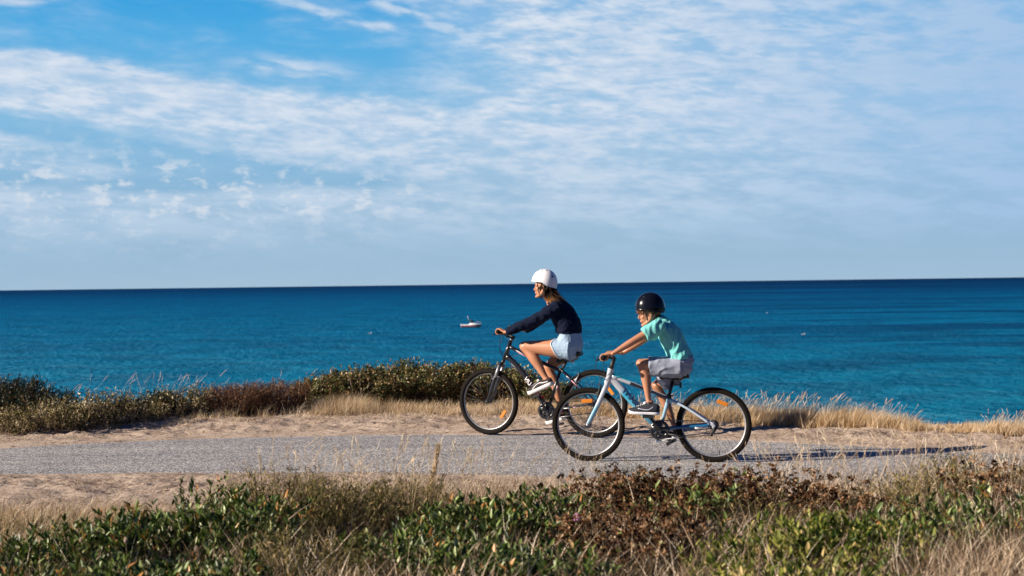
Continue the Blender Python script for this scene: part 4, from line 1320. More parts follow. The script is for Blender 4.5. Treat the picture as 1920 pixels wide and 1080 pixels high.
# shorts
M_denim = cloth_mat("pale_denim", (0.20, 0.31, 0.45), 0.35, 26, 0.6, c2=(0.40, 0.52, 0.66))
bm = bmesh.new()
limb(bm, [(P(1067.5, 623), (0.105, 0.150)), (P(1069, 636), (0.112, 0.158)), (P(1070, 648), (0.116, 0.168)), (P(1070, 657), (0.100, 0.165))], 24)
for s in (-1, 1):
    hip = g_hipn if s == -1 else g_hipf; kn = g_knn if s == -1 else g_knf
    limb(bm, [(hip + V3((0.01, 0, 0.0)), (0.112, 0.100)), (hip.lerp(kn, 0.16), (0.104, 0.094)), (hip.lerp(kn, 0.285), (0.098, 0.093))], 20, caps=False)
shorts = remeshed('shorts', bm, M_denim, girl, 0.005, 2, wr=(0.0025, 20, (1, 1, 1), 7.7))
def cut_slant(x, z):
    # the leg openings slant: high at the front of the thigh, back underneath
    wgt = min(1.0, max(0.0, (g_hipn.x - 0.0 - x) / 0.11))
    dz = max(-0.12, min(0.075, z - g_hipn.z + 0.02))
    fade = max(0.0, min(1.0, (g_hipn.z + 0.13 - z) / 0.06))
    return x - 0.55 * wgt * dz * fade
for v_ in shorts.data.vertices:
    v_.co.x = cut_slant(v_.co.x, v_.co.z)

bm = bmesh.new()                                    # frayed pale hem and pocket bag line
for s, hip, kn in ((-1, g_hipn, g_knn), (1, g_hipf, g_knf)):
    c0 = hip.lerp(kn, 0.285); t = (kn - hip).normalized()
    bvec = V3((0, 1, 0)); nn = t.cross(bvec).normalized()
    pts = [c0 + nn * (0.100 * math.cos(a)) + bvec * (0.095 * math.sin(a)) for a in [2 * math.pi * k / 32 for k in range(32)]]
    sweep(bm, [V3((cut_slant(p.x, p.z), p.y, p.z)) for p in pts], 0.0055, 6, close=True)
from_bm('hem', bm, simple("white_frayed_hem", (0.74, 0.78, 0.82), 0.9, bump=0.8, bscale=120), shorts)
# shoes
M_canvas = simple("black_canvas", (0.018, 0.012, 0.014), 0.8, bump=0.3, bscale=300)
M_solew = simple("off_white_sole", (0.66, 0.64, 0.63), 0.6, var=0.2, vscale=30)
shoe(girl, P(1039, 721, -0.14), P(992, 742.5, -0.14), (0, 0, 1), 0.105, 0.062, M_canvas, M_solew, 0.034, ([(0.10, 0.25), (0.28, 0.40), (0.46, 0.62), (0.62, 0.45), (0.72, 0.10)], 0.0045, M_white), 0.5)
shoe(girl, V3((gpf.x + 0.115, 0.14, gpf.z + 0.062)), V3((gpf.x - 0.125, 0.14, gpf.z - 0.012)), (0, 0, 1), 0.105, 0.062, M_canvas, M_solew, 0.034, None, 0.5)
# hair
m_hair, nt, bs = new_mat("brown_blonde_hair")
co = nt.n('ShaderNodeTexCoord').outputs['Object']
sp = nt.n('ShaderNodeSeparateXYZ'); nt.l(co, sp.inputs[0])
pt = P(1030, 560)
f = nt.mr(sp.outputs[2], hc.z - 0.075, hc.z - 0.125)
f = nt.m('MULTIPLY', f, nt.m('MULTIPLY', nt.mr(sp.outputs[0], hc.x + 0.17, hc.x + 0.09, 0.12, 1.0), nt.mr(nt.noise(co, 60, 3, 0.6), 0.40, 0.60, 0.1, 1.0)))
nt.l(nt.mix(f, (0.024, 0.010, 0.004), (0.40, 0.165, 0.04)), bs.inputs['Base Color'])
bs.inputs['Roughness'].default_value = 0.6
bs.inputs['Specular IOR Level'].default_value = 0.15
hT = gT
bm = bmesh.new()                                    # cap of hair under the helmet
ball(bm, gT(0.026, 0, 0.010), (0.090, 0.077, 0.082), 20, 14, rotH)
ball(bm, gT(0.060, 0, -0.030), (0.045, 0.055, 0.055), 16, 12, rotH)
hair = remeshed('hair', bm, m_hair, girl, 0.006, 2, wr=(0.003, 40, (1, 1, 0.3), 1.7))
rt = []
for s in (-1, 1):
    rt.append(([gT(0.02, s * 0.073, 0.03), gT(0.040, s * 0.078, -0.03), gT(0.045, s * 0.080, -0.085), gT(0.040, s * 0.086, -0.105), gT(0.065, s * 0.095, -0.120)], 0.011, 60, 0.008))
    rt.append(([gT(0.06, s * 0.055, 0.0), gT(0.085, s * 0.065, -0.06), gT(0.10, s * 0.085, -0.115), gT(0.13, s * 0.105, -0.135), gT(0.165, s * 0.12, -0.150)], 0.014, 90, 0.013))
rt.append(([gT(0.09, 0, 0.0), gT(0.115, -0.01, -0.05), gT(0.15, -0.02, -0.10), gT(0.18, -0.03, -0.13), gT(0.215, -0.035, -0.165)], 0.022, 130, 0.015))
rt.append(([gT(0.09, -0.03, -0.02), gT(0.12, -0.05, -0.06), gT(0.15, -0.06, -0.085), gT(0.19, -0.07, -0.105)], 0.012, 24, 0.025))
rt.append(([gT(-0.005, -0.077, 0.04), gT(0.0, -0.080, 0.01), gT(0.018, -0.081, -0.02), gT(0.030, -0.078, -0.06)], 0.005, 30, 0.006))
strands('locks', rt, m_hair, hair, 0.0032, 5)
# helmet
M_wh = simple("white_helmet_shell", (0.80, 0.80, 0.83), 0.42, coat=0.2)
M_whd = simple("dark_vent_hole", (0.01, 0.012, 0.02), 0.7)
Hc = P(1021.2, 529.8)
def rim_g(ph):
    c_ = math.cos(ph)
    # front +.012, rises a little over the ear, deep at the back
    z = 0.016 * max(0, c_) + (-0.050) * max(0, -c_) ** 0.55 if abs(c_) > 1e-6 else 0.0
    z += 0.004 * math.exp(-((abs(((ph + math.pi) % (2 * math.pi)) - math.pi) - 1.45) / 0.35) ** 2)
    return z
def strap_g(s):
    chin = gT(-0.030, s * 0.030, -0.112)
    return [[Hc + rotH @ V3((-0.055, s * 0.098, 0.004)), gT(-0.042, s * 0.069, -0.03), gT(-0.036, s * 0.060, -0.075), chin],
            [Hc + rotH @ V3((0.055, s * 0.098, -0.03)), gT(0.02, s * 0.080, -0.055), gT(-0.022, s * 0.060, -0.090), chin],
            [chin, gT(-0.034, 0, -0.120)]]
helmet(girl, Hc, (0.130, 0.108, 0.136), rim_g, M_wh, rotH, [(-70, 25, 0.010), (-115, 25, 0.010), (-140, 62, 0.013), (-20, 30, 0.010), (20, 30, 0.010), (150, 62, 0.012), (70, 25, 0.01), (-100, 96, 0.004), (-62, 86, 0.004)], M_whd, strap_g, brim=0.05)
# watch
bm = bmesh.new()
wc = g_el.lerp(g_wr, 0.80)
box(bm, wc + V3((0.0, -0.01, 0.042)), (0.035, 0.035, 0.012), Matrix.Rotation(0.4, 3, 'Y'))
bmesh.ops.bevel(bm, geom=bm.edges[:], offset=0.004, segments=2, affect='EDGES')
from_bm('watch', bm, M_dalu, girl)

# ================================================================== boy
P = BB_.P
boy = link('person', None)
boy.matrix_world = BB_.M
tag(boy, "person with a black helmet, turquoise T-shirt and grey shorts riding the white and blue bicycle", "person", "people cycling on the path")
rotB = Matrix.Rotation(math.radians(8), 3, 'Z') @ Matrix.Rotation(math.radians(-8), 3, 'Y')
hc = P(1217.5, 588.5, 0)
kB = 0.90
bm = bmesh.new()
bT = head(bm, hc, kB, rotB)
limb(bm, [(P(1243, 620), (0.05, 0.06)), (P(1237, 606), (0.044, 0.046)), (P(1229, 596), (0.040, 0.041)), (bT(0.01, 0, -0.01), 0.045)], 18)
limb(bm, [(P(1277, 684), (0.075, 0.115)), (P(1273, 664), (0.072, 0.105)), (P(1262, 641), (0.070, 0.10)), (P(1250, 620), (0.075, 0.115)), (P(1243, 608), (0.045, 0.085))], 20)
b_sh, b_el, b_wr = P(1231, 615, -0.135), P(1187, 640, -0.20), P(1149, 663, -0.232)
b_shf, b_elf, b_wrf = P(1239, 613, 0.135), P(1197, 643, 0.19), P(1168, 662, 0.225)
arm(bm, b_sh, b_el, b_wr, 0.86); arm(bm, b_shf, b_elf, b_wrf, 0.86)
bG = V3((b_grip.x, -0.212, b_grip.z))
hand(bm, b_wr + V3((-0.008, 0.010, 0.0)), bG, -1, 0.90)
hand(bm, b_wrf + V3((-0.008, -0.010, 0.0)), V3((b_grip.x, 0.212, b_grip.z)), 1, 0.90)
b_hipn = P(1277, 687, -0.075); b_knn = P(1203, 682.5, -0.085); b_ann = P(1217, 754, -0.12)
bpn = b_ends[0]; bpf = b_ends[1]
leg(bm, b_hipn, b_knn, b_ann, P(1197, 772, -0.130), 0.86)
b_hipf = P(1275, 690, 0.075); b_knf = P(1231, 724, 0.095)
b_anf = V3((bpf.x + 0.045, 0.125, bpf.z + 0.105))
leg(bm, b_hipf, b_knf, b_anf, V3((bpf.x - 0.03, 0.13, bpf.z + 0.05)), 0.84)
remeshed('body', bm, M_skin_b, boy, 0.0034, 3)
M_bh = simple("light_brown_hair", (0.17, 0.060, 0.018), 0.5, var=0.4, vscale=60)
face_parts(boy, bT, kB, rotB, M_iris, M_bh)
M_tee = cloth_mat("turquoise_shirt", (0.16, 0.52, 0.50), 0.30, 12, 0.3)
bm = bmesh.new()
limb(bm, [(P(1275, 673), (0.105, 0.148)), (P(1272, 660), (0.100, 0.140)), (P(1264, 643), (0.096, 0.134)), (P(1256, 628), (0.094, 0.140)), (P(1248, 615), (0.078, 0.130)), (P(1240, 605), (0.052, 0.075))], 24, caps=False)
for s, a, b_ in ((-1, b_sh, b_el), (1, b_shf, b_elf)):
    limb(bm, [(a + V3((0.03, -s * 0.035, 0.012)), 0.066), (a, 0.062), (a.lerp(b_, 0.26), 0.061), (a.lerp(b_, 0.50), 0.058)], 18, caps=False)
limb(bm, [(P(1242, 606), (0.052, 0.070)), (P(1234, 597), (0.050, 0.056))], 18, caps=False)
remeshed('shirt', bm, M_tee, boy, 0.005, 3, wr=(0.0085, 8.0, (1.9, 0.6, 0.9), 9.3))
M_gs = cloth_mat("grey_jersey", (0.26, 0.29, 0.37), 0.3, 15, 0.3)
bm = bmesh.new()
limb(bm, [(P(1274, 671), (0.098, 0.138)), (P(1278, 680), (0.106, 0.145)), (P(1280, 687), (0.085, 0.142))], 24)
for s, hip, kn, e, r1 in ((-1, b_hipn, b_knn, 0.80, 0.080), (1, b_hipf, b_knf, 0.72, 0.078)):
    sag = V3((0, 0, -0.012))
    limb(bm, [(hip, (0.094, 0.085)), (hip.lerp(kn, 0.35) + sag, (0.088, 0.084)), (hip.lerp(kn, 0.62) + sag, (r1, 0.080)), (hip.lerp(kn, e) + sag * 1.4, (r1 + 0.003, 0.080))], 20, caps=False)
remeshed('shorts', bm, M_gs, boy, 0.005, 3, wr=(0.0080, 9, (0.8, 0.8, 1.7), 4.2))
bm = bmesh.new()                                   # pale lining of the far trouser leg
limb(bm, [(b_hipf.lerp(b_knf, 0.62) + V3((0, 0, -0.01)), 0.076), (b_hipf.lerp(b_knf, 0.80) + V3((0, 0, -0.01)), 0.078)], 18, caps=False)
from_bm('lining', bm, simple("white_lining", (0.62, 0.66, 0.72), 0.9), boy)
M_run = simple("black_running_mesh", (0.014, 0.017, 0.028), 0.75, bump=0.4, bscale=260)
M_solb = simple("white_running_sole", (0.74, 0.76, 0.80), 0.6)
shoe(boy, P(1237, 778, -0.135), P(1178, 776, -0.135), (0, 0, 1), 0.098, 0.082, M_run, M_solb, 0.022, ([(0.20, 0.62), (0.32, 0.30), (0.46, 0.28), (0.68, 0.60)], 0.0045, M_grey), 0.40)
shoe(boy, V3((bpf.x + 0.10, 0.14, bpf.z + 0.055)), V3((bpf.x - 0.13, 0.14, bpf.z - 0.012)), (0, 0, 1), 0.098, 0.090, M_run, M_solb, 0.020, None, 0.42)
for nm, a in (('sock', b_ann), ('sock', b_anf)):
    bm = bmesh.new(); sweep(bm, [a + V3((0.006, 0, -0.030)), a + V3((0.002, 0, 0.002))], [0.033, 0.0310], 14); from_bm(nm, bm, M_blackmat, boy)
bm = bmesh.new(); ball(bm, bT(0.026, 0, 0.022), (0.084, 0.069, 0.080), 20, 14, rotB); ball(bm, bT(0.050, 0, -0.012), (0.04, 0.052, 0.045), 16, 12, rotB)
bhair = remeshed('hair', bm, M_bh, boy, 0.006, 2, wr=(0.002, 40, (1, 1, 0.3), 1.7))
rt = []
for y in np.linspace(-0.055, 0.055, 9):
    rt.append(([bT(-0.065, y * 0.8, 0.075), bT(-0.092, y, 0.058), bT(-0.104 + abs(y) * 0.4, y, 0.038), bT(-0.104 + abs(y) * 0.45, y * 1.05, 0.018)], 0.006, 16, 0.007))
strands('fringe', rt, M_bh, bhair, 0.0024, 8)
for s in (-1, 1):
    strands('side_lock', [([bT(-0.045, s * 0.066, 0.07), bT(-0.062, s * 0.073, 0.045), bT(-0.066, s * 0.074, 0.020)], 0.007, 30, 0.007)], M_bh, bhair, 0.0024, 9)
    strands('nape_lock', [([bT(0.02, s * 0.070, 0.05), bT(0.034, s * 0.068, 0.020), bT(0.042, s * 0.062, -0.005)], 0.006, 22, 0.005)], M_bh, bhair, 0.0024, 10)

M_bhel = simple("gloss_black_helmet_shell", (0.005, 0.006, 0.010), 0.20, coat=0.08, spec=0.25)
Hb = P(1219.3, 577.3)
def rim_b(ph):
    c_ = math.cos(ph)
    z = -0.020 + 0.030 * max(0, c_) - 0.038 * max(0, -c_) ** 0.7
    return z
def strap_b(s):
    chin = bT(-0.024, s * 0.028, -0.108)
    return [[Hb + rotB @ V3((-0.05, s * 0.098, 0.0)), bT(-0.030, s * 0.071, -0.03), bT(-0.026, s * 0.060, -0.07), chin],
            [Hb + rotB @ V3((0.05, s * 0.095, -0.03)), bT(0.02, s * 0.078, -0.050), bT(-0.015, s * 0.060, -0.085), chin],
            [chin, bT(-0.03, 0, -0.116)]]
helmet(boy, Hb, (0.127, 0.108, 0.133), rim_b, M_bhel, rotB, [(-60, 72, 0.005), (-60, 40, 0.008), (60, 72, 0.005), (-160, 60, 0.01)], M_whd, strap_b, brim=0.03)

# ------------------------------------------------------------------ vegetation
RNG = np.random.default_rng(11)


def leaf_mat(name, stops, trans=0.25, rough=0.5, spec=0.3, noise_amt=0.0):
    """stops: colours of the individual leaves or blades, chosen by each one's own random number"""
    m, nt, bs = new_mat(name)
    at = nt.n('ShaderNodeAttribute'); at.attribute_name = 'rnd'
    c = nt.ramp(at.outputs['Fac'], stops)
    nt.l(c, bs.inputs['Base Color'])
    bs.inputs['Roughness'].default_value = rough
    bs.inputs['Specular IOR Level'].default_value = spec
    tr = nt.n('ShaderNodeBsdfTranslucent')
    nt.l(nt.mix(1.0, c, (1.1, 1.15, 0.7), 'MULTIPLY'), tr.inputs[0])
    mx = nt.n('ShaderNodeMixShader'); mx.inputs[0].default_value = trans
    nt.l(bs.outputs[0], mx.inputs[1]); nt.l(tr.outputs[0], mx.inputs[2])
    out = [n for n in m.node_tree.nodes if n.type == 'OUTPUT_MATERIAL'][0]
    nt.l(mx.outputs[0], out.inputs[0])
    return m


def unit(v):
    return v / np.maximum(np.linalg.norm(v, axis=-1, keepdims=True), 1e-9)


def blades(base, direction, length, width, bend, segs=4, rnd=None, tipw=0.05, facing=None):
    """n grass blades as tapering ribbons: base (n,3), direction (n,3), bend (n,3) added quadratically. returns V,F,R"""
    n = len(base)
    t = np.linspace(0, 1, segs + 1)[None, :, None]
    L = length[:, None, None]
    cen = base[:, None, :] + direction[:, None, :] * L * t + bend[:, None, :] * L * t ** 2
    if facing is None:
        a = RNG.uniform(0, 2 * np.pi, n)
        facing = np.stack([np.cos(a), np.sin(a), RNG.normal(0, 0.2, n)], -1)
    side = unit(np.cross(direction, facing))[:, None, :]
    wdt = (width[:, None, None] * 0.5) * (1 - (1 - tipw) * t ** 1.6)
    Lf = cen - side * wdt; Rt = cen + side * wdt
    V = np.stack([Lf, Rt], 2).reshape(n, -1, 3)
    k = (segs + 1) * 2
    f = np.array([[2 * i, 2 * i + 1, 2 * i + 3, 2 * i + 2] for i in range(segs)])
    F = (np.arange(n)[:, None, None] * k + f[None]).reshape(-1, 4)
    if rnd is None: rnd = RNG.uniform(0, 1, n)
    R = np.repeat(rnd, k)
    return V.reshape(-1, 3), F, R


def leaves(pos, axis, normal, length, width, rnd, fold=0.25, droop=0.15):
    """pointed leaves with a folded midrib, as quads: 2 per half"""
    n = len(pos)
    ax = unit(axis); nn = normal - ax * (normal * ax).sum(-1, keepdims=True); nn = unit(nn)
    sd = np.cross(ax, nn)
    L = length[:, None]; Wd = width[:, None]
    mid = lambda t: pos + ax * L * t - nn * L * droop * t ** 2
    p = [mid(0), mid(0.35) + sd * Wd * 0.5 + nn * Wd * fold, mid(0.35), mid(0.35) - sd * Wd * 0.5 + nn * Wd * fold,
         mid(0.72) + sd * Wd * 0.36 + nn * Wd * fold * 0.7, mid(0.72), mid(0.72) - sd * Wd * 0.36 + nn * Wd * fold * 0.7, mid(1.0)]
    V = np.stack(p, 1)
    f = np.array([[0, 1, 2, 2], [0, 2, 3, 3], [1, 4, 5, 2], [2, 5, 6, 3], [4, 7, 5, 5], [5, 7, 6, 6]])
    # triangles first, quads kept as two triangles so every face has three corners
    tri = np.array([[0, 1, 2], [0, 2, 3], [1, 4, 5], [1, 5, 2], [2, 5, 6], [2, 6, 3], [4, 7, 5], [5, 7, 6]])
    F = (np.arange(n)[:, None, None] * 8 + tri[None]).reshape(-1, 3)
    return V.reshape(-1, 3), F, np.repeat(rnd, 8)


def merge(parts):
    V = []; F = []; R = []; o = 0
    for v_, f, r in parts:
        V.append(v_); F.append(f + o); R.append(r); o += len(v_)
    return np.concatenate(V), np.concatenate(F), np.concatenate(R)


def gz(x, y):
    return ground_z(np.asarray(x, float), np.asarray(y, float))


# species
SP = {}
SP['hedge'] = dict(leaf=leaf_mat("hedge_leaves", [(0.0, (0.016, 0.030, 0.006)), (0.35, (0.065, 0.088, 0.016)), (0.55, (0.19, 0.20, 0.060)), (0.66, (0.30, 0.29, 0.12)), (0.74, (0.14, 0.075, 0.026)), (0.90, (0.30, 0.14, 0.05)), (1.0, (0.42, 0.31, 0.16))], 0.1, 0.4, 0.4),
                   stem=simple("dark_twig", (0.075, 0.048, 0.030), 0.9), ll=0.036, lw=0.018, sp=0.021, ang=0.9)
SP['dark'] = dict(leaf=leaf_mat("dark_shrub_leaves", [(0.0, (0.006, 0.012, 0.004)), (0.6, (0.022, 0.036, 0.010)), (0.9, (0.06, 0.07, 0.025)), (1.0, (0.16, 0.08, 0.04))], 0.1, 0.4, 0.4),
                  stem=simple("blackened_twig", (0.05, 0.03, 0.02), 0.9), ll=0.030, lw=0.014, sp=0.018, ang=0.9)
SP['olive'] = dict(leaf=leaf_mat("olive_shrub_leaves", [(0.0, (0.028, 0.028, 0.010)), (0.40, (0.10, 0.088, 0.028)), (0.66, (0.24, 0.20, 0.085)), (0.82, (0.50, 0.40, 0.24)), (1.0, (0.72, 0.60, 0.42))], 0.2, 0.7, 0.2),
                   stem=simple("straw_twig", (0.26, 0.18, 0.11), 0.9), ll=0.030, lw=0.013, sp=0.016, ang=0.5)
SP['rust'] = dict(leaf=leaf_mat("rust_brown_twiglets", [(0.0, (0.035, 0.014, 0.008)), (0.45, (0.125, 0.055, 0.028)), (0.75, (0.27, 0.13, 0.07)), (1.0, (0.46, 0.29, 0.19))], 0.15, 0.8, 0.15),
                  stem=simple("brown_twig", (0.10, 0.055, 0.035), 0.9), ll=0.022, lw=0.007, sp=0.012, ang=0.8)
SP['green'] = dict(leaf=leaf_mat("glossy_green_leaves", [(0.0, (0.016, 0.034, 0.006)), (0.35, (0.050, 0.085, 0.015)), (0.66, (0.13, 0.19, 0.040)), (0.84, (0.28, 0.34, 0.13)), (0.96, (0.46, 0.44, 0.24)), (1.0, (0.42, 0.20, 0.06))], 0.15, 0.40, 0.35),
                   stem=simple("green_stem", (0.12, 0.13, 0.05), 0.8), ll=0.048, lw=0.0155, sp=0.015, ang=0.75)
SP['yellow'] = dict(leaf=leaf_mat("yellow_green_leaves", [(0.0, (0.040, 0.080, 0.010)), (0.4, (0.095, 0.125, 0.018)), (0.72, (0.25, 0.27, 0.050)), (0.90, (0.50, 0.46, 0.13)), (1.0, (0.50, 0.38, 0.16))], 0.3, 0.45, 0.3),
                    stem=simple("lime_stem", (0.20, 0.20, 0.06), 0.8), ll=0.046, lw=0.015, sp=0.015, ang=0.7)
SP['fennel'] = dict(leaf=leaf_mat("feathery_olive_leaves", [(0.0, (0.03, 0.032, 0.010)), (0.45, (0.070, 0.072, 0.014)), (0.8, (0.20, 0.17, 0.042)), (1.0, (0.46, 0.33, 0.17))], 0.1, 0.7, 0.2),
                    stem=simple("olive_stem", (0.17, 0.13, 0.06), 0.8), ll=0.036, lw=0.0045, sp=0.009, ang=0.55)
SP['seedhead'] = dict(leaf=leaf_mat("dry_brown_seed_heads", [(0.0, (0.022, 0.010, 0.006)), (0.36, (0.070, 0.034, 0.017)), (0.62, (0.22, 0.115, 0.055)), (0.84, (0.46, 0.27, 0.15)), (0.92, (0.66, 0.50, 0.36)), (1.0, (0.12, 0.15, 0.04))], 0.15, 0.85, 0.1),
                      stem=simple("dry_brown_stem", (0.13, 0.07, 0.04), 0.9), ll=0.016, lw=0.010, sp=0.012, ang=0.9)
SHRUB_N = {}


def shrub(species, x, y, w_, d_, h, n_shoot, label, group, density=1.0, lean=0.25, ragged=0.3, leaf_from=0.25, seed=None, lls=1.0):
    """one bush: an empty at its base > foliage, stem. Shoots rise from a base patch w_ x d_ and carry leaves along their upper part"""
    global RNG
    RNG = np.random.default_rng(seed if seed is not None else int(abs(x) * 1000 + y * 77) % 99991)
    sp = SP[species]
    n = n_shoot
    r = np.sqrt(RNG.uniform(0, 1, n)); a = RNG.uniform(0, 2 * np.pi, n)
    ux, uy = r * np.cos(a), r * np.sin(a)
    bx = x + ux * w_ * 0.42; by = y + uy * d_ * 0.42
    bz = gz(bx, by) - 0.01
    dome = np.sqrt(np.maximum(0.0, 1 - (r * 0.93) ** 2))
    fq = 8.0 if species == 'olive' else 4.3
    clump = np.maximum(0.35, 1 + ragged * (fbm(bx * fq + 17, by * fq, 5, 3) - 0.5) * 2)
    H = h * (0.42 + 0.58 * dome) * clump * RNG.uniform(0.82, 1.10, n)
    out = np.stack([ux * lean * w_ / max(w_, d_) * 1.3, uy * lean, np.ones(n)], -1) + RNG.normal(0, 0.10, (n, 3))
    D = unit(out)
    bend = np.stack([ux * 0.16 + RNG.normal(0.03, 0.07, n), uy * 0.16 + RNG.normal(0, 0.07, n), np.full(n, -0.05)], -1)
    root = link(species_name(species), None)
    root.location = (x, y, float(gz(np.array([x]), np.array([y]))[0]))
    tag(root, label, 'shrub', group)
    base = np.stack([bx, by, bz], -1)
    Ls = H / np.maximum(D[:, 2] - 0.05, 0.3)
    sv, sf, sr = blades(base, D, Ls, np.where(RNG.uniform(0, 1, n) < 0.25, 0.009, 0.0045) * (0.7 if species == 'fennel' else 1), bend, 4, tipw=0.4)
    sv2, sf2, sr2 = blades(base, D, Ls, np.full(n, 0.0042), bend, 4, tipw=0.4)
    o3 = np.array(root.location)
    sV, sF, sR = merge([(sv, sf, sr), (sv2, sf2, sr2)])
    st_o = from_np('stem', sV - o3, sF, sp['stem'], root)
    # leaves along each shoot
    spc = sp['sp'] / density
    cnt = np.maximum(2, (Ls * (1 - leaf_from) / spc)).astype(int)
    idx = np.repeat(np.arange(n), cnt)
    t = leaf_from + (1 - leaf_from) * RNG.uniform(0, 1, len(idx)) ** 0.8
    pos = base[idx] + D[idx] * (Ls[idx] * t)[:, None] + bend[idx] * (Ls[idx] * t ** 2)[:, None]
    m = len(idx)
    az_ = RNG.uniform(0, 2 * np.pi, m)
    el_ = RNG.normal(0.75, 0.35, m) * (1.0 - 0.25 * t) + 0.1
    if species in ('seedhead', 'rust', 'hedge', 'dark'):
        el_ = RNG.normal(0.5, 0.6, m)
    axd = np.stack([np.cos(az_) * np.cos(el_), np.sin(az_) * np.cos(el_), np.sin(el_)], -1)
    if species in ('green', 'yellow'):
        axd = unit(axd + D[idx] * 0.5)
    nrm = np.array([0, 0, 1.0]) + RNG.normal(0, 0.55, (m, 3))
    big = RNG.uniform(0.45, 1.35, m)
    ll = sp['ll'] * lls * big; lw = sp['lw'] * lls * big * RNG.uniform(0.8, 1.2, m)
    if species in ('seedhead',):
        # dry flower heads: each shoot carries several side sprigs ending in a tight tuft
        nh = 5
        hi = np.repeat(np.arange(n), nh); th = np.tile(np.linspace(0.45, 1.0, nh), n) + RNG.normal(0, 0.05, n * nh)
        hc_ = base[hi] + D[hi] * (Ls[hi] * th)[:, None] + bend[hi] * (Ls[hi] * th ** 2)[:, None]
        off = RNG.normal(0, 1, (n * nh, 3)); off[:, 2] = np.abs(off[:, 2]) * 0.8
        off = unit(off) * RNG.uniform(0.015, 0.055, (n * nh, 1)) * (th < 0.97)[:, None]
        tw = blades(hc_ - D[hi] * 0.03, unit(off + D[hi] * 0.03), np.linalg.norm(off, axis=1) + 0.03, np.full(n * nh, 0.003), np.zeros((n * nh, 3)), 1)
        bpy.data.objects.remove(st_o); sV, sF, sR = merge([(sV, sF, sR), tw]); from_np('stem', sV - o3, sF, sp['stem'], root)
        hd = hc_ + off
        k = 13
        idx = np.repeat(np.arange(n * nh), k); m = len(idx)
        axd = RNG.normal(0, 1, (m, 3)); axd[:, 2] = axd[:, 2] * 0.8 + 0.45; axd = unit(axd)
        pos = hd[idx] + axd * RNG.uniform(0.0, 0.008, (m, 1)) * 1.0
        nrm = RNG.normal(0, 1, (m, 3))
        sz = np.repeat(RNG.uniform(0.7, 1.5, n * nh), k)
        ll = 0.0175 * sz * RNG.uniform(0.7, 1.2, m); lw = 0.0105 * sz * RNG.uniform(0.7, 1.2, m)
        rb = np.repeat(np.clip(RNG.normal(0.48, 0.30, n * nh), 0, 1), k)
        t = np.ones(m) * 0.8
        idx = hi[idx]
    if species in ('rust', 'olive', 'fennel', 'hedge', 'dark'):
        pos = pos + RNG.normal(0, 0.012, (m, 3))
    own = np.clip(RNG.normal(0, 0.16, n)[idx] + RNG.uniform(0, 1, m) ** (1.25 if species in ('green', 'yellow') else 1.0), 0, 1)
    if species == 'seedhead': own = np.clip(rb + RNG.normal(0, 0.12, m), 0, 1)
    lowdead = (species in ('hedge',)) * np.clip(0.55 - t, 0, 1) * 0.8
    rnd = np.clip(own + lowdead, 0, 1)
    V, F, R = leaves(pos, axd, nrm, ll, lw, rnd)
    from_np('foliage', V - o3, F, sp['leaf'], root, {'rnd': R})
    return root


def species_name(s):
    return {'hedge': 'coastal_shrub', 'dark': 'dark_shrub', 'olive': 'olive_shrub', 'rust': 'brown_shrub', 'green': 'leafy_shrub',
            'yellow': 'leafy_shrub', 'fennel': 'feathery_shrub', 'seedhead': 'dry_flower_shrub'}[s]


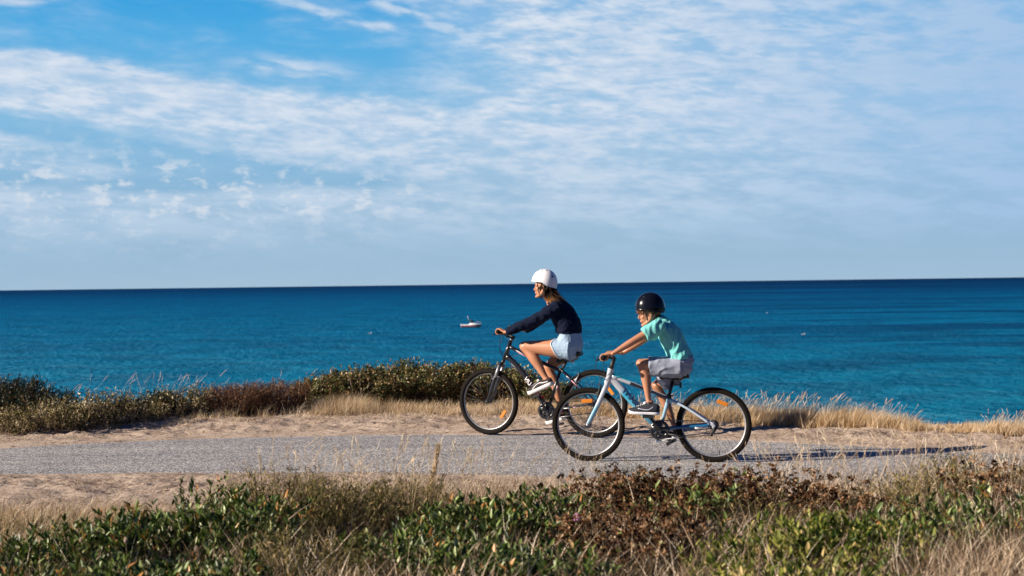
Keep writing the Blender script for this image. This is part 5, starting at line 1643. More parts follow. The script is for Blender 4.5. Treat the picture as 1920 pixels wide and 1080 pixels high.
# ---------------- shrubs on the far side of the path, on the crest of the bank
FG = "shrubs on the bank beyond the path"
far = [  # species, px, dist, width, depth, height, shoots, label
    ('dark', 0, 17.0, 0.95, 0.9, 0.47, 420, "near-black dense shrub at the far left end of the bank, tallest there"),
    ('dark', 70, 16.6, 0.85, 0.7, 0.33, 300, "low dark shrub just right of the near-black one on the bank"),
    ('olive', 20, 14.9, 0.75, 0.6, 0.20, 200, "dull olive tuft in front of the near-black shrub on the bank"),
    ('olive', 100, 15.15, 0.85, 0.9, 0.29, 260, "olive shrub with tangled dark twigs beside the sandy verge"),
    ('olive', 178, 15.5, 0.8, 0.9, 0.29, 260, "straw-topped olive shrub between two dark shade-filler tufts on the left bank"),
    ('olive', 250, 15.9, 0.8, 0.9, 0.27, 260, "olive shrub under the tall pale stalks on the left bank"),
    ('dark', 292, 16.3, 0.46, 0.5, 0.30, 220, "small dark green shrub among the olive ones under the pale stalks"),
    ('olive', 330, 16.4, 0.75, 0.8, 0.25, 240, "low olive shrub left of the reddish brown bushes"),
    ('olive', 385, 16.7, 0.6, 0.7, 0.25, 200, "thin olive shrub touching the reddish brown bushes"),
    ('dark', 138, 15.3, 0.35, 0.5, 0.25, 130, "small dark tuft at the foot of the left bank's olive shrubs"),  # dark leaves stand in for the shade between olive shrubs
    ('dark', 215, 15.8, 0.34, 0.5, 0.27, 130, "dark tuft added as a shadow gap between the straw-topped shrub and the one under the pale stalks"),  # second dark filler, its leaf colour imitating a shaded gap
    ('rust', 440, 16.7, 0.72, 0.8, 0.39, 460, "reddish brown twiggy bush, left one of the brown pair"),
    ('rust', 515, 16.9, 0.72, 0.8, 0.36, 460, "reddish brown twiggy bush against the green hedge's low end"),
    ('hedge', 590, 17.9, 0.6, 0.8, 0.33, 360, "low green end of the leafy hedge, next to the brown bushes"),
    ('hedge', 655, 17.7, 0.8, 0.9, 0.43, 560, "leafy shrub of the hedge where it starts to rise, dry grass at its foot"),
    ('hedge', 735, 17.7, 0.85, 1.0, 0.49, 640, "leafy shrub in the middle of the open stretch of hedge"),
    ('hedge', 815, 17.8, 0.85, 1.0, 0.53, 640, "tallest leafy shrub of the hedge, left of the front wheel"),
    ('hedge', 895, 17.8, 0.8, 1.0, 0.50, 600, "leafy shrub seen through the black bicycle's front wheel"),
    ('hedge', 965, 17.7, 0.75, 1.0, 0.46, 520, "leafy shrub behind the black bicycle's down tube"),
    ('hedge', 1032, 17.2, 0.65, 0.9, 0.35, 380, "low last shrub of the hedge behind the black bicycle's cranks"),
]
for s, px, d, ww, dd, h, n, lab in far:
    shrub(s, at_depth(px, d), d, ww, dd, h, n, lab, FG, density=1.0, ragged=1.0 if s == 'olive' else 0.28, leaf_from=0.08)

# ---------------- shrubs this side of the path
NG = "shrubs in the near verge"
near = [
    ('green', 30, 7.3, 0.75, 0.7, 0.17, 80, "lowest glossy green plant at the very left edge, near verge", 1.0),
    ('green', 150, 7.6, 0.75, 0.7, 0.22, 110, "glossy green leafy plant left of the tallest green one", 1.0),
    ('green', 265, 7.7, 0.7, 0.7, 0.25, 90, "green leafy plant in front of the tall shoots, dry grass behind", 1.0),
    ('green', 362, 8.3, 0.42, 0.40, 0.34, 36, "tall green leafy shoots standing up against the sandy verge", 1.0),
    ('green', 440, 7.7, 0.6, 0.6, 0.32, 75, "dark green leafy plant between tall shoots and feathery bush", 1.0),
    ('fennel', 520, 8.3, 0.7, 0.7, 0.36, 130, "feathery olive bush, leftmost of the feathery ones", 1.0),
    ('fennel', 640, 8.2, 0.7, 0.7, 0.37, 150, "feathery olive bush left of the pale plume stalk", 1.0),
    ('fennel', 745, 8.5, 0.55, 0.6, 0.35, 110, "feathery bush at the foot of the pale plume stalk", 1.0),
    ('fennel', 560, 6.9, 0.6, 0.6, 0.30, 110, "low feathery bush at the bottom edge, left of the green clump", 1.0),
    ('green', 765, 7.1, 0.55, 0.6, 0.31, 80, "green leafy plant with pale leaf undersides, left side of the central clump", 1.0),
    ('green', 880, 7.9, 0.75, 0.7, 0.28, 120, "glossy green plant in the middle of the central clump", 1.0),
    ('green', 985, 8.0, 0.65, 0.7, 0.28, 95, "green plant with a few orange leaves below the white bicycle's front wheel", 1.0),
    ('green', 905, 6.7, 0.7, 0.6, 0.27, 85, "low green plant at the bottom edge below the central clump", 1.0),
    ('seedhead', 1130, 8.5, 0.55, 0.6, 0.34, 130, "dry brown flower bush nearest the pink flower", 1.0),
    ('seedhead', 1232, 8.4, 0.62, 0.7, 0.39, 190, "tallest dry brown flower bush, tip reaching the wheels", 1.0),
    ('seedhead', 1335, 8.5, 0.62, 0.7, 0.35, 180, "dry brown flower bush under the white bicycle's rear wheel", 1.0),
    ('seedhead', 1440, 8.6, 0.6, 0.7, 0.34, 160, "dry brown flower bush with whitish heads, right end of the row", 1.0),
    ('seedhead', 1180, 7.3, 0.7, 0.7, 0.34, 170, "low dark brown flower bush in front of the row, bottom middle", 1.0),
    ('seedhead', 1540, 8.3, 0.6, 0.6, 0.29, 110, "sparse brown bush mixed with straw above the yellow-green clump", 1.0),
    ('yellow', 1390, 6.8, 0.55, 0.6, 0.24, 70, "yellow-green leafy plant, left end of its clump", 1.0),
    ('yellow', 1490, 6.9, 0.65, 0.6, 0.32, 85, "brightest yellow-green leafy plant in the middle of its clump", 1.0),
    ('yellow', 1615, 6.9, 0.6, 0.6, 0.33, 75, "yellow-green leafy plant, right end of its clump", 1.0),
    ('green', 1740, 7.2, 0.6, 0.6, 0.34, 85, "dark green plant swallowed by straw, bottom right", 1.0),
    ('fennel', 1185, 8.9, 0.5, 0.5, 0.33, 70, "olive bush showing through the left of the dry brown row", 1.0),
    ('fennel', 1400, 8.0, 0.5, 0.5, 0.33, 70, "olive bush showing through the right of the dry brown row", 1.0),
    ('green', 1290, 7.9, 0.35, 0.4, 0.33, 26, "few green leafy shoots inside the dry brown row", 1.0),
    ('green', 60, 6.3, 0.6, 0.6, 0.24, 80, "glossy green plant in the bottom left corner", 1.0),
    ('green', 210, 6.4, 0.6, 0.6, 0.27, 85, "green plant at the bottom edge left of the tall shoots", 1.0),
    ('green', 370, 6.5, 0.6, 0.6, 0.28, 80, "green plant at the bottom edge straight below the tall shoots", 1.0),
    ('green', 1010, 6.5, 0.5, 0.6, 0.27, 65, "green plant at the bottom edge below the pink flower", 1.0),
    ('yellow', 1440, 6.1, 0.55, 0.5, 0.28, 60, "yellow-green plant at the bottom edge, left", 1.0),
    ('yellow', 1570, 6.2, 0.55, 0.5, 0.28, 60, "yellow-green plant at the bottom edge, right", 1.0),
    ('fennel', 1700, 8.2, 0.6, 0.6, 0.36, 100, "olive bush beside the pale stalks on the right", 1.0),
    ('fennel', 1815, 8.6, 0.55, 0.6, 0.42, 120, "olive bush among the tall straw near the right edge", 1.0),
    ('seedhead', 1880, 8.2, 0.55, 0.6, 0.46, 110, "brown bush at the right edge, taller than its neighbours", 1.0),
    ('green', 1850, 7.3, 0.6, 0.6, 0.36, 70, "green leafy plant at the right edge under the brown bush", 1.0),
]
for s, px, d, ww, dd, h, n, lab, den in near:
    shrub(s, at_depth(px, d), d, ww, dd, h, int(n * (0.52 if s == 'seedhead' else 1.25)), lab, NG, density=den, ragged=0.35, leaf_from=0.15, lean=0.35, seed=px + 5)

# ---------------- grass
M_straw = leaf_mat("dry_straw", [(0.0, (0.17, 0.10, 0.055)), (0.3, (0.38, 0.26, 0.16)), (0.7, (0.62, 0.48, 0.34)), (1.0, (0.80, 0.69, 0.56))], 0.25, 0.7, 0.15)
M_straw2 = leaf_mat("near_straw", [(0.0, (0.025, 0.015, 0.010)), (0.38, (0.13, 0.080, 0.045)), (0.68, (0.52, 0.38, 0.25)), (1.0, (0.90, 0.78, 0.63))], 0.06, 0.7, 0.15)
M_gold = leaf_mat("golden_straw", [(0.0, (0.14, 0.075, 0.032)), (0.30, (0.44, 0.28, 0.145)), (0.70, (0.66, 0.50, 0.33)), (1.0, (0.80, 0.69, 0.54))], 0.25, 0.7, 0.15)
M_greengrass = leaf_mat("green_grass", [(0.0, (0.015, 0.022, 0.006)), (0.6, (0.050, 0.060, 0.015)), (1.0, (0.20, 0.18, 0.07))], 0.3, 0.5, 0.3)


def tufts(centers, per, spread, hmin, hmax, wmin, wmax, wind=0.25, lean=0.35, segs=4):
    """blades in tussocks round the given centres (n,3: x,y,height factor)"""
    c = np.repeat(centers, per, axis=0); n = len(c)
    a = RNG.uniform(0, 2 * np.pi, n); r = spread * np.sqrt(RNG.uniform(0, 1, n))
    ox, oy = np.cos(a) * r, np.sin(a) * r
    x = c[:, 0] + ox; y = c[:, 1] + oy; z = gz(x, y) - 0.01
    H = RNG.uniform(hmin, hmax, n) * c[:, 2]
    D = unit(np.stack([ox / spread * lean + RNG.normal(0, 0.12, n), oy / spread * lean + RNG.normal(0, 0.12, n), np.ones(n)], -1))
    B = np.stack([RNG.normal(wind, 0.22, n), RNG.normal(0, 0.22, n), -np.abs(RNG.normal(0.10, 0.12, n))], -1)
    clr = np.clip(np.repeat(RNG.normal(0, 0.15, len(centers)), per) + RNG.uniform(0, 1, n), 0, 1)
    return blades(np.stack([x, y, z], -1), D, H, RNG.uniform(wmin, wmax, n), B, segs, clr)


def scatter(poly_px, n, dmin, dmax, hfun=None):
    """random ground spots inside a strip given by photo columns and distances"""
    px = RNG.uniform(poly_px[0], poly_px[1], n); d = RNG.uniform(0, 1, n)
    dmn = np.interp(px, *dmin) if isinstance(dmin, tuple) else dmin
    dmx = np.interp(px, *dmax) if isinstance(dmax, tuple) else dmax
    y = dmn + (dmx - dmn) * d
    x = (px - 960) / FPX * y
    h = np.ones(n) if hfun is None else hfun(px, y)
    return np.stack([x, y, h], -1)


RNG = np.random.default_rng(5)
grp = []
fe_px = ([-300, 0, 320, 640, 900, 1200, 1420, 1600, 1770, 1920, 2200], [14.6, 14.9, 15.9, 16.7, 16.7, 15.6, 14.7, 14.3, 13.75, 13.3, 12.8])
# right stretch: low golden tussocks along the path edge
hf = lambda px, y: np.interp(px, [1000, 1180, 1300, 1400, 1550, 1640, 1720, 1800, 1900, 2100], [0.50, 0.62, 0.75, 0.80, 0.84, 0.74, 0.42, 0.26, 0.62, 0.85]) * RNG.uniform(0.55, 1.2, len(px))
grp.append(tufts(scatter((1000, 2200), 620, fe_px, ([1000, 1200, 1420, 1600, 1800, 2200], [17.2, 16.4, 15.4, 14.9, 14.1, 13.4]), hf), 60, 0.075, 0.14, 0.31, 0.0025, 0.0048))
V, F, R = merge(grp)
tag(from_np('dry_grass', V, F, M_gold, None, {'rnd': R}), "golden dry tussock grass along the seaward edge of the path", "grass", kind="stuff")
grp = []
# foot of the hedge and of the brown bushes
hf2 = lambda px, y: np.interp(px, [0, 400, 560, 640, 760, 900, 1060], [0.5, 0.5, 0.70, 1.10, 0.55, 0.60, 0.7]) * RNG.uniform(0.6, 1.2, len(px))
grp.append(tufts(scatter((560, 1080), 420, ([560, 700, 1060], [16.3, 16.5, 15.9]), ([560, 1060], [17.3, 17.2]), hf2), 30, 0.08, 0.10, 0.25, 0.002, 0.004, wind=0.1))
grp.append(tufts(scatter((-200, 560), 170, ([-200, 0, 320, 560], [14.3, 14.5, 15.6, 16.4]), ([-200, 0, 320, 560], [16.6, 16.8, 17.6, 17.9]), hf2), 22, 0.09, 0.10, 0.32, 0.0018, 0.004, wind=0.15))
grp.append(tufts(scatter((40, 420), 60, ([40, 420], [15.0, 16.4]), ([40, 420], [16.0, 17.2]), lambda px, y: RNG.uniform(0.8, 1.1, len(px))), 34, 0.06, 0.15, 0.30, 0.0022, 0.004, wind=0.2, lean=0.5))
# low bits on the verge and along the broken edges of the asphalt
grp.append(tufts(scatter((-200, 2100), 420, ([-300, 0, 320, 640, 900, 1200, 1420, 1600, 1770, 1920, 2200], [13.85, 14.1, 14.65, 15.0, 15.05, 14.6, 13.9, 13.45, 13.0, 12.7, 12.3]), ([-300, 0, 320, 640, 900, 1200, 1420, 1600, 1770, 1920, 2200], [14.2, 14.5, 15.1, 15.5, 15.5, 15.0, 14.3, 13.9, 13.4, 13.0, 12.6]), lambda px, y: RNG.uniform(0.3, 1.0, len(px))), 9, 0.06, 0.015, 0.06, 0.002, 0.004, lean=1.2))
grp.append(tufts(scatter((-200, 1100), 380, ([-200, 0, 320, 640, 1100], [14.5, 14.7, 15.4, 15.8, 15.6]), ([-200, 0, 320, 640, 1100], [15.2, 15.4, 16.3, 16.8, 16.5]), lambda px, y: RNG.uniform(0.4, 1.1, len(px))), 14, 0.08, 0.03, 0.14, 0.002, 0.004, lean=0.8))
V, F, R = merge(grp)
tag(from_np('dry_grass', V, F, M_straw, None, {'rnd': R}), "pale dry grass at the foot of the shrubs beyond the path", "grass", kind="stuff")

# tall pale stalks over the left bank and at the crest on the right
def stalks(px0, px1, d0, d1, n, h0, h1, head=True, wd=0.0022, wind=0.25):
    px = RNG.uniform(px0, px1, n); y = RNG.uniform(d0, d1, n); x = (px - 960) / FPX * y
    z = gz(x, y)
    base = np.stack([x, y, z], -1); L = RNG.uniform(h0, h1, n)
    D = unit(np.stack([RNG.normal(0.05, 0.18, n), RNG.normal(0, 0.18, n), np.ones(n)], -1))
    B = np.stack([RNG.normal(wind, 0.25, n), RNG.normal(0, 0.15, n), -np.abs(RNG.normal(0.05, 0.06, n))], -1)
    r = RNG.uniform(0.45, 1, n)
    out = [blades(base, D, L, np.full(n, wd), B, 6, r, 0.5), blades(base, D, L, np.full(n, wd), B, 6, r, 0.5)]
    if head:
        t = 0.80
        hb = base + D * (L * t)[:, None] + B * (L * t * t)[:, None]
        hd = unit(D + B * 2 * t)
        for k in range(7):
            f = k / 7
            p = hb + hd * (L * 0.20 * f)[:, None]
            dd = unit(hd + RNG.normal(0, 0.22, (n, 3)))
            out.append(blades(p, dd, L * 0.07, np.full(n, wd * 1.9), B * 0.3, 2, r, 0.2))
    return out
grp = stalks(195, 380, 16.4, 17.4, 20, 0.42, 0.62, wd=0.0015) + stalks(60, 700, 16.2, 17.8, 40, 0.36, 0.50, wd=0.0014) + stalks(1170, 1700, 14.8, 15.4, 360, 0.20, 0.36, wd=0.0022, wind=0.3) + stalks(1850, 1960, 13.4, 13.9, 50, 0.14, 0.24, wd=0.0022)
V, F, R = merge(grp)
tag(from_np('grass_stalks', V, F, M_straw, None, {'rnd': R}), "thin pale seed stalks rising above the bank against the sea", "grass", kind="stuff")

# near verge
RNG = np.random.default_rng(23)
grp = []
dn = ([-300, 0, 300, 480, 1060, 1500, 1920, 2200], [8.9, 8.9, 9.2, 9.9, 10.0, 9.8, 9.9, 10.1])
hn = lambda px, y: np.interp(px, [-200, 0, 300, 480, 800, 1080, 1500, 1700, 1920, 2100], [0.45, 0.48, 0.52, 0.85, 0.80, 0.72, 0.74, 0.98, 1.30, 1.35]) * RNG.uniform(0.7, 1.12, len(px))
grp.append(tufts(scatter((-300, 2200), 950, 5.4, dn, hn), 16, 0.08, 0.13, 0.40, 0.0024, 0.0052, wind=0.12, lean=0.5, segs=5))
grp.append(tufts(scatter((430, 1060), 520, 8.3, 9.9, hn), 28, 0.08, 0.13, 0.38, 0.0018, 0.0038, wind=0.12, lean=0.5, segs=5))
grp.append(tufts(scatter((1500, 2100), 420, 5.8, 10.0, hn), 28, 0.08, 0.16, 0.42, 0.0018, 0.0042, wind=0.1, lean=0.45, segs=5))
near_pale = [tufts(scatter((-200, 360), 560, 7.9, 9.3, lambda px, y: np.interp(px, [-200, 250, 360], [1.0, 0.9, 0.6]) * RNG.uniform(0.5, 1.0, len(px))), 16, 0.09, 0.10, 0.28, 0.0022, 0.0042, wind=0.25, lean=0.8, segs=5)]
V, F, R = merge(near_pale)
tag(from_np('dry_grass', V, F, M_straw, None, {'rnd': R}), "pale windblown dry grass in the sandy near left corner", "grass", kind="stuff")
grp.append(tufts(scatter((-200, 330), 200, 8.0, 9.5, lambda px, y: RNG.uniform(0.4, 0.8, len(px))), 24, 0.10, 0.08, 0.26, 0.0016, 0.0032, wind=0.35, lean=0.7, segs=5))
# bolder bright straws lying through the leafy plants, close to the camera
grp.append(tufts(scatter((-300, 2200), 950, 5.6, 8.4, lambda px, y: np.interp(px, [-200, 300, 480, 2200], [0.55, 0.6, 0.85, 0.9]) * RNG.uniform(0.6, 1.1, len(px))), 9, 0.07, 0.20, 0.42, 0.0028, 0.0060, wind=0.15, lean=0.7, segs=6))
grp.append(tufts(scatter((-300, 2200), 330, 6.0, 8.8, lambda px, y: np.interp(px, [-200, 300, 480, 2200], [0.55, 0.6, 0.9, 1.0]) * RNG.uniform(0.7, 1.1, len(px))), 5, 0.10, 0.30, 0.50, 0.003, 0.006, wind=0.1, lean=1.7, segs=6))
grp.append(tufts(scatter((1080, 1700), 190, 7.6, 9.3, lambda px, y: RNG.uniform(0.7, 1.0, len(px))), 16, 0.09, 0.18, 0.36, 0.002, 0.0045, wind=0.05, lean=0.5, segs=5))
grp.append(tufts(scatter((1200, 1950), 330, 5.8, 7.6, lambda px, y: RNG.uniform(0.8, 1.15, len(px))), 8, 0.09, 0.22, 0.42, 0.0028, 0.0058, wind=0.1, lean=0.7, segs=6))
grp.append(tufts(scatter((600, 1400), 160, 5.5, 6.6, lambda px, y: RNG.uniform(0.6, 1.0, len(px))), 10, 0.08, 0.15, 0.36, 0.004, 0.009, wind=0.1, lean=0.6, segs=6))
V, F, R = merge(grp)
tag(from_np('dry_grass', V, F, M_straw2, None, {'rnd': R}), "tangled dry grass filling the near verge", "grass", kind="stuff")
grp = stalks(430, 900, 8.2, 9.4, 70, 0.34, 0.60, wd=0.0024, wind=0.1) + stalks(1400, 1850, 8.2, 9.4, 30, 0.36, 0.60, wd=0.0024, wind=-0.05) + stalks(440, 1100, 8.3, 9.9, 170, 0.30, 0.56, wd=0.0012, wind=0.1) + stalks(1080, 1500, 8.0, 9.6, 60, 0.30, 0.46, wd=0.0012, wind=0.0) + stalks(1400, 1960, 8.0, 9.9, 260, 0.34, 0.60, wd=0.0015, wind=-0.05) + stalks(-50, 440, 7.6, 9.0, 60, 0.18, 0.34, wd=0.0014, wind=0.1)
V, F, R = merge(grp)
tag(from_np('grass_stalks', V, F, M_straw, None, {'rnd': R}), "fine pale seed stalks of the near verge crossing the path", "grass", kind="stuff")
grp = [tufts(scatter((-200, 2100), 520, 5.4, 8.6, lambda px, y: RNG.uniform(0.5, 1.0, len(px))), 22, 0.10, 0.12, 0.34, 0.003, 0.006, wind=0.1, lean=0.5)]
V, F, R = merge(grp)
tag(from_np('green_grass', V, F, M_greengrass, None, {'rnd': R}), "dark green grass between the near plants", "grass", kind="stuff")

# brown litter: twigs and grit lying on the sandy verges
RNG = np.random.default_rng(31)
def litter(n, pxr, dmin, dmax, l0, l1, w0, w1):
    s = scatter(pxr, n, dmin, dmax)
    x, y = s[:, 0], s[:, 1]; z = gz(x, y) + 0.004
    a = RNG.uniform(0, 2 * np.pi, n)
    D = unit(np.stack([np.cos(a), np.sin(a), np.abs(RNG.normal(0, 0.12, n))], -1))
    return blades(np.stack([x, y, z], -1), D, RNG.uniform(l0, l1, n), RNG.uniform(w0, w1, n), RNG.normal(0, 0.15, (n, 3)) * [1, 1, 0.2], 2, None, 0.4, facing=np.tile([0.0, 0.0, 1.0], (n, 1)) + RNG.normal(0, 0.3, (n, 3)))
M_lit = leaf_mat("dead_twig_litter", [(0.0, (0.02, 0.012, 0.008)), (0.5, (0.07, 0.04, 0.025)), (0.8, (0.22, 0.13, 0.08)), (1.0, (0.5, 0.4, 0.3))], 0.0, 0.9, 0.1)
fe2 = ([-300, 0, 320, 640, 900, 1200, 1420, 1600, 1770, 1920, 2200], [13.95, 14.25, 14.9, 15.3, 15.35, 14.9, 14.2, 13.75, 13.3, 12.95, 12.5])
grp = [litter(7000, (-300, 2200), fe2, ([-300, 0, 320, 640, 1100, 1420, 2200], [15.6, 15.9, 17.0, 17.4, 17.0, 15.2, 13.6]), 0.015, 0.10, 0.002, 0.006),
       litter(6000, (-300, 900), 9.0, ([-300, 960], [11.6, 11.7]), 0.01, 0.08, 0.002, 0.005),
       litter(4000, (-300, 2200), 6.0, 9.5, 0.02, 0.12, 0.003, 0.008)]
V, F, R = merge(grp)
tag(from_np('twig_litter', V, F, M_lit, None, {'rnd': R}), "dead twigs and dry scraps scattered on the sand", "litter", kind="stuff")

# ------------------------------------------------------------------ motor boat, gulls, plume stalk, seed heads, flower
def boat():
    d = EYE - SEA_Z
    base = gp(884, 613.8, SEA_Z)
    L = 36.5 / FPX * base.y
    root = link('motor_boat', None)
    root.location = base; root.rotation_euler = (0, 0, math.radians(-16)); root.scale = (1.05, 1.05, 1.65)
    tag(root, "small white motor boat with a red hull side and dark canopy, out on the sea", "boat")
    m_w = simple("white_gelcoat", (0.80, 0.80, 0.80), 0.3); m_r = simple("red_hull_paint", (0.55, 0.13, 0.10), 0.35)
    m_c = simple("dark_canvas", (0.02, 0.05, 0.07), 0.8); m_g = simple("tinted_glass", (0.05, 0.09, 0.12), 0.1)
    bm = bmesh.new(); rows = []
    n = 16
    for i in range(n + 1):
        t = i / n; x = (t - 0.5) * L
        bw = 0.18 * L * (1 - max(0, (t - 0.45) / 0.55) ** 2.2) + 0.004 * L
        kz = -0.04 * L + 0.075 * L * max(0, (t - 0.75) / 0.25) ** 2
        sh = 0.075 * L + 0.035 * L * t ** 2
        xo = 0.04 * L * t ** 4
        rows.append([bm.verts.new(p) for p in ((x, 0, kz), (x, -bw * 0.82, kz * 0.3 + 0.045 * L), (x + xo * 0.5, -bw * 0.94, sh * 0.80), (x + xo, -bw, sh), (x + xo, -bw * 0.86, sh + 0.012 * L), (x + xo, bw * 0.86, sh + 0.012 * L), (x + xo, bw, sh), (x + xo * 0.5, bw * 0.94, sh * 0.80), (x, bw * 0.82, kz * 0.3 + 0.045 * L))])
    for a, b_ in zip(rows, rows[1:]):
        for j in range(9):
            f = bm.faces.new((a[j], a[(j + 1) % 9], b_[(j + 1) % 9], b_[j])); f.material_index = 1 if j in (0, 1, 7, 8) else 0
    bm.faces.new(rows[0]); bm.faces.new(rows[-1][::-1])
    from_bm('hull', bm, [m_w, m_r], root, smooth=False)
    bm = bmesh.new()
    z0 = 0.09 * L
    sweep(bm, [(-0.06 * L, 0, z0 + 0.015 * L), (0.05 * L, 0, z0 + 0.022 * L), (0.20 * L, 0, z0 + 0.022 * L), (0.36 * L, 0, z0 + 0.014 * L)], [(0.03 * L, 0.13 * L), (0.032 * L, 0.13 * L), (0.022 * L, 0.10 * L), (0.004 * L, 0.03 * L)], 12, lat=(0, 1, 0), power=3)
    from_bm('cabin', bm, m_w, root)
    bm = bmesh.new()
    box(bm, (0.045 * L, 0, z0 + 0.075 * L), (0.012 * L, 0.21 * L, 0.07 * L), Matrix.Rotation(-0.6, 3, 'Y'))
    for s in (-1, 1): box(bm, (-0.01 * L, s * 0.105 * L, z0 + 0.065 * L), (0.11 * L, 0.008 * L, 0.05 * L))
    from_bm('windscreen', bm, m_g, root, smooth=False)
    bm = bmesh.new()
    sweep(bm, curve([(-0.14 * L, 0, z0 + 0.115 * L), (-0.06 * L, 0, z0 + 0.135 * L), (0.05 * L, 0, z0 + 0.125 * L), (0.10 * L, 0, z0 + 0.085 * L)], 5), [(0.020 * L, 0.12 * L)] * 16, 10, lat=(0, 1, 0))
    from_bm('canopy', bm, m_c, root)
    bm = bmesh.new()
    sweep(bm, [(-0.14 * L, 0.05 * L, z0 + 0.11 * L), (-0.22 * L, 0.05 * L, z0 + 0.27 * L)], 0.006 * L, 6)
    from_bm('aerial', bm, m_w, root)
    bm = bmesh.new()
    box(bm, (-0.52 * L, 0, 0.03 * L), (0.03 * L, 0.04 * L, 0.10 * L)); box(bm, (-0.525 * L, 0, 0.08 * L), (0.05 * L, 0.05 * L, 0.04 * L))
    from_bm('outboard_motor', bm, m_w, root, smooth=False)
    bm = bmesh.new()
    pts = [(0.30 * L, -0.09 * L), (0.44 * L, -0.05 * L), (0.53 * L, 0), (0.44 * L, 0.05 * L), (0.30 * L, 0.09 * L)]
    sweep(bm, [(x, y, 0.175 * L) for x, y in pts], 0.005 * L, 6)
    for x, y in pts: sweep(bm, [(x, y, 0.095 * L), (x, y, 0.175 * L)], 0.004 * L, 5)
    from_bm('bow_rail', bm, M_alu, root)
boat()

m_gull = simple("white_plumage", (0.85, 0.85, 0.84), 0.7); m_gw = simple("grey_wing", (0.45, 0.47, 0.50), 0.7); m_bill = simple("yellow_bill", (0.6, 0.35, 0.04), 0.5)
for px, py, s_, lab in ((694, 626, 1.1, "white gull sitting on the sea left of the motor boat"), (1438, 587, 0.9, "white gull floating farthest out, right of the riders"), (1506, 628, 1.2, "white gull floating on the nearer dark water, right of the riders")):
    p = gp(px, py, SEA_Z)
    root = link('gull', None); root.location = p; root.rotation_euler = (0, 0, 0.4); root.scale = (s_ * 1.5,) * 3
    tag(root, lab, "bird", "gulls resting on the sea")
    bm = bmesh.new()
    sweep(bm, curve([(-0.30, 0, 0.10), (-0.15, 0, 0.08), (0.05, 0, 0.07), (0.16, 0, 0.10), (0.21, 0, 0.19), (0.25, 0, 0.23)], 4), [(r, r * 1.1) for r in np.interp(np.linspace(0, 1, 21), [0, 0.2, 0.5, 0.7, 0.85, 1], [0.012, 0.06, 0.10, 0.08, 0.04, 0.045])], 12, lat=(0, 1, 0))
    from_bm('body', bm, m_gull, root)
    for s in (-1, 1):
        bm = bmesh.new(); sweep(bm, [(-0.34, s * 0.03, 0.13), (-0.1, s * 0.085, 0.12), (0.06, s * 0.085, 0.10)], [(0.01, 0.008), (0.05, 0.018), (0.03, 0.015)], 8, lat=(0, 1, 0)); from_bm('wing', bm, m_gw, root)
    bm = bmesh.new(); sweep(bm, [(0.28, 0, 0.235), (0.34, 0, 0.222)], [0.012, 0.004], 6); from_bm('bill', bm, m_bill, root)

# the one thick pale plume standing across the path
RNG = np.random.default_rng(3)
base = Vector((at_depth(795, 9.0), 9.0, 0)); base.z = float(gz(np.array([base.x]), np.array([base.y]))[0])
root = link('plume_grass', None); root.location = base
tag(root, "single thick pale grass plume leaning right across the path", "grass plume")
tipp = V3((at_depth(818, 9.0), 9.0, EYE - (836 - 533) / FPX * 9.0)) - base
c = [Vector(p) for p in curve([(0, 0, 0), tuple(tipp * 0.35 + V3((-0.01, 0, 0.0))), tuple(tipp * 0.7 + V3((-0.004, 0, 0))), tuple(tipp)], 6)]
bm = bmesh.new(); sweep(bm, c, [0.0035 * (1 - 0.6 * i / len(c)) for i in range(len(c))], 6)
from_bm('stalk', bm, simple("plume_stalk", (0.42, 0.30, 0.18), 0.8), root)
m_ = 420
ii = RNG.uniform(0.35, 1, m_); P_ = np.array([c[min(len(c) - 1, int(t * (len(c) - 1)))] for t in ii]) + RNG.normal(0, 0.006, (m_, 3))
D_ = unit(np.array(tipp)[None] * 1.2 + RNG.normal(0, 0.22, (m_, 3)))
V, F, R = blades(P_, D_, RNG.uniform(0.02, 0.055, m_), np.full(m_, 0.004), RNG.normal(0, 0.1, (m_, 3)), 2)
from_np('plume', V, F, M_gold, root, {'rnd': R})

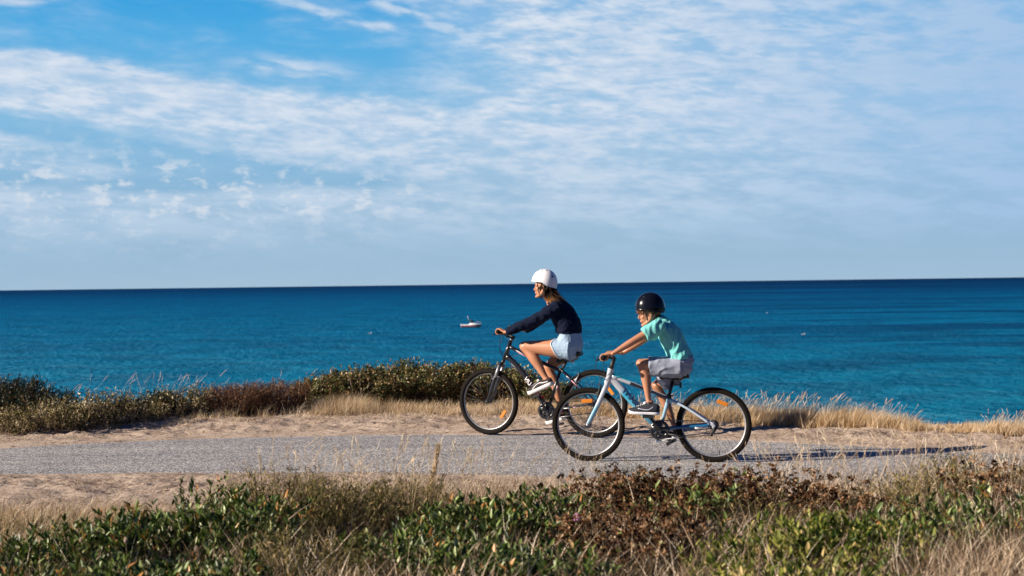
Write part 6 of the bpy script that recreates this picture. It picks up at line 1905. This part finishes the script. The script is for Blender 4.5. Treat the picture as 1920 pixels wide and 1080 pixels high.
# round fluffy seed heads on fine stems
M_fluff = simple("fluffy_seed_head", (0.50, 0.40, 0.30), 0.95, bump=1.0, bscale=350)
M_fstem = simple("seed_head_stem", (0.36, 0.27, 0.16), 0.9)
spots = [(1144, 934), (1233, 942), (1150, 990), (1238, 956), (1224, 1058), (1262, 1052), (1138, 1038), (1142, 1046), (1212, 1072), (1416, 1000), (1783, 908), (1700, 945), (1845, 932), (1895, 918), (1722, 970), (1856, 906),
         (322, 995), (368, 1032), (396, 988), (415, 1033), (152, 1015), (508, 1022), (236, 1016), (1330, 985), (1468, 892), (1264, 880), (1552, 907), (1642, 930)]
proto = None
for i, (px, py) in enumerate(spots):
    d = 7.2 + ((i * 37) % 11) * 0.06 if py > 960 else 7.9 + ((i * 53) % 9) * 0.06
    dd = ray(px, py); t = d / dd.y; tip = CAMP + dd * t
    g = float(gz(np.array([tip.x]), np.array([tip.y]))[0])
    hgt = tip.z - g
    if hgt < 0.06: continue
    if proto is None:
        bm = bmesh.new(); sweep(bm, curve([(0.03, 0, -0.40), (0.012, 0, -0.2), (0, 0, -0.01)], 4), 0.0013, 5)
        proto = link('seed_head', None)
        st_ = from_bm('stalk', bm, M_fstem, proto)
        bm = bmesh.new(); ball(bm, (0, 0, 0.008), (0.0125, 0.0125, 0.019), 14, 10)
        rr = random.Random(4)
        for _ in range(120):
            a, b_ = rr.uniform(0, 6.28), rr.uniform(-1.3, 1.4)
            q = V3((math.cos(a) * math.cos(b_) * 0.0125, math.sin(a) * math.cos(b_) * 0.0125, 0.008 + math.sin(b_) * 0.019))
            sweep(bm, [q, q + (q - V3((0, 0, -0.01))).normalized() * 0.009], [0.0012, 0.0004], 3)
        hd_ = from_bm('fluff', bm, M_fluff, proto)
        o = proto
    else:
        o = proto.copy(); COL.objects.link(o)
        for ch in (st_, hd_):
            c2 = ch.copy(); COL.objects.link(c2); c2.parent = o
    o.location = tip; o.rotation_euler = (0, 0, i * 1.7); o.scale = (0.62 + 0.05 * (i % 5),) * 3
    tag(o, "pale fluffy seed head on a thin stalk in the near verge", "seed head", "fluffy seed heads in the near verge")
# pink flower
tip = CAMP + ray(1081, 970) * (7.7 / ray(1081, 970).y)
fl = link('flower', None); fl.location = tip
tag(fl, "single small pink flower beside the dry brown bushes", "flower")
bm = bmesh.new()
for i in range(6):
    a = i * math.pi / 3
    ball(bm, (0.012 * math.cos(a), -0.004, 0.012 * math.sin(a)), (0.010, 0.005, 0.010), 10, 8)
from_bm('petals', bm, simple("pink_petal", (0.75, 0.30, 0.62), 0.7), fl)
bm = bmesh.new(); ball(bm, (0, -0.008, 0), 0.006, 8, 6); from_bm('flower_centre', bm, simple("cream_stamen", (0.8, 0.6, 0.6), 0.8), fl)
bm = bmesh.new(); sweep(bm, curve([(0.02, 0.01, -0.28), (0.01, 0.005, -0.14), (0, 0.002, -0.006)], 4), 0.0018, 6); from_bm('stalk', bm, SP['green']['stem'], fl)
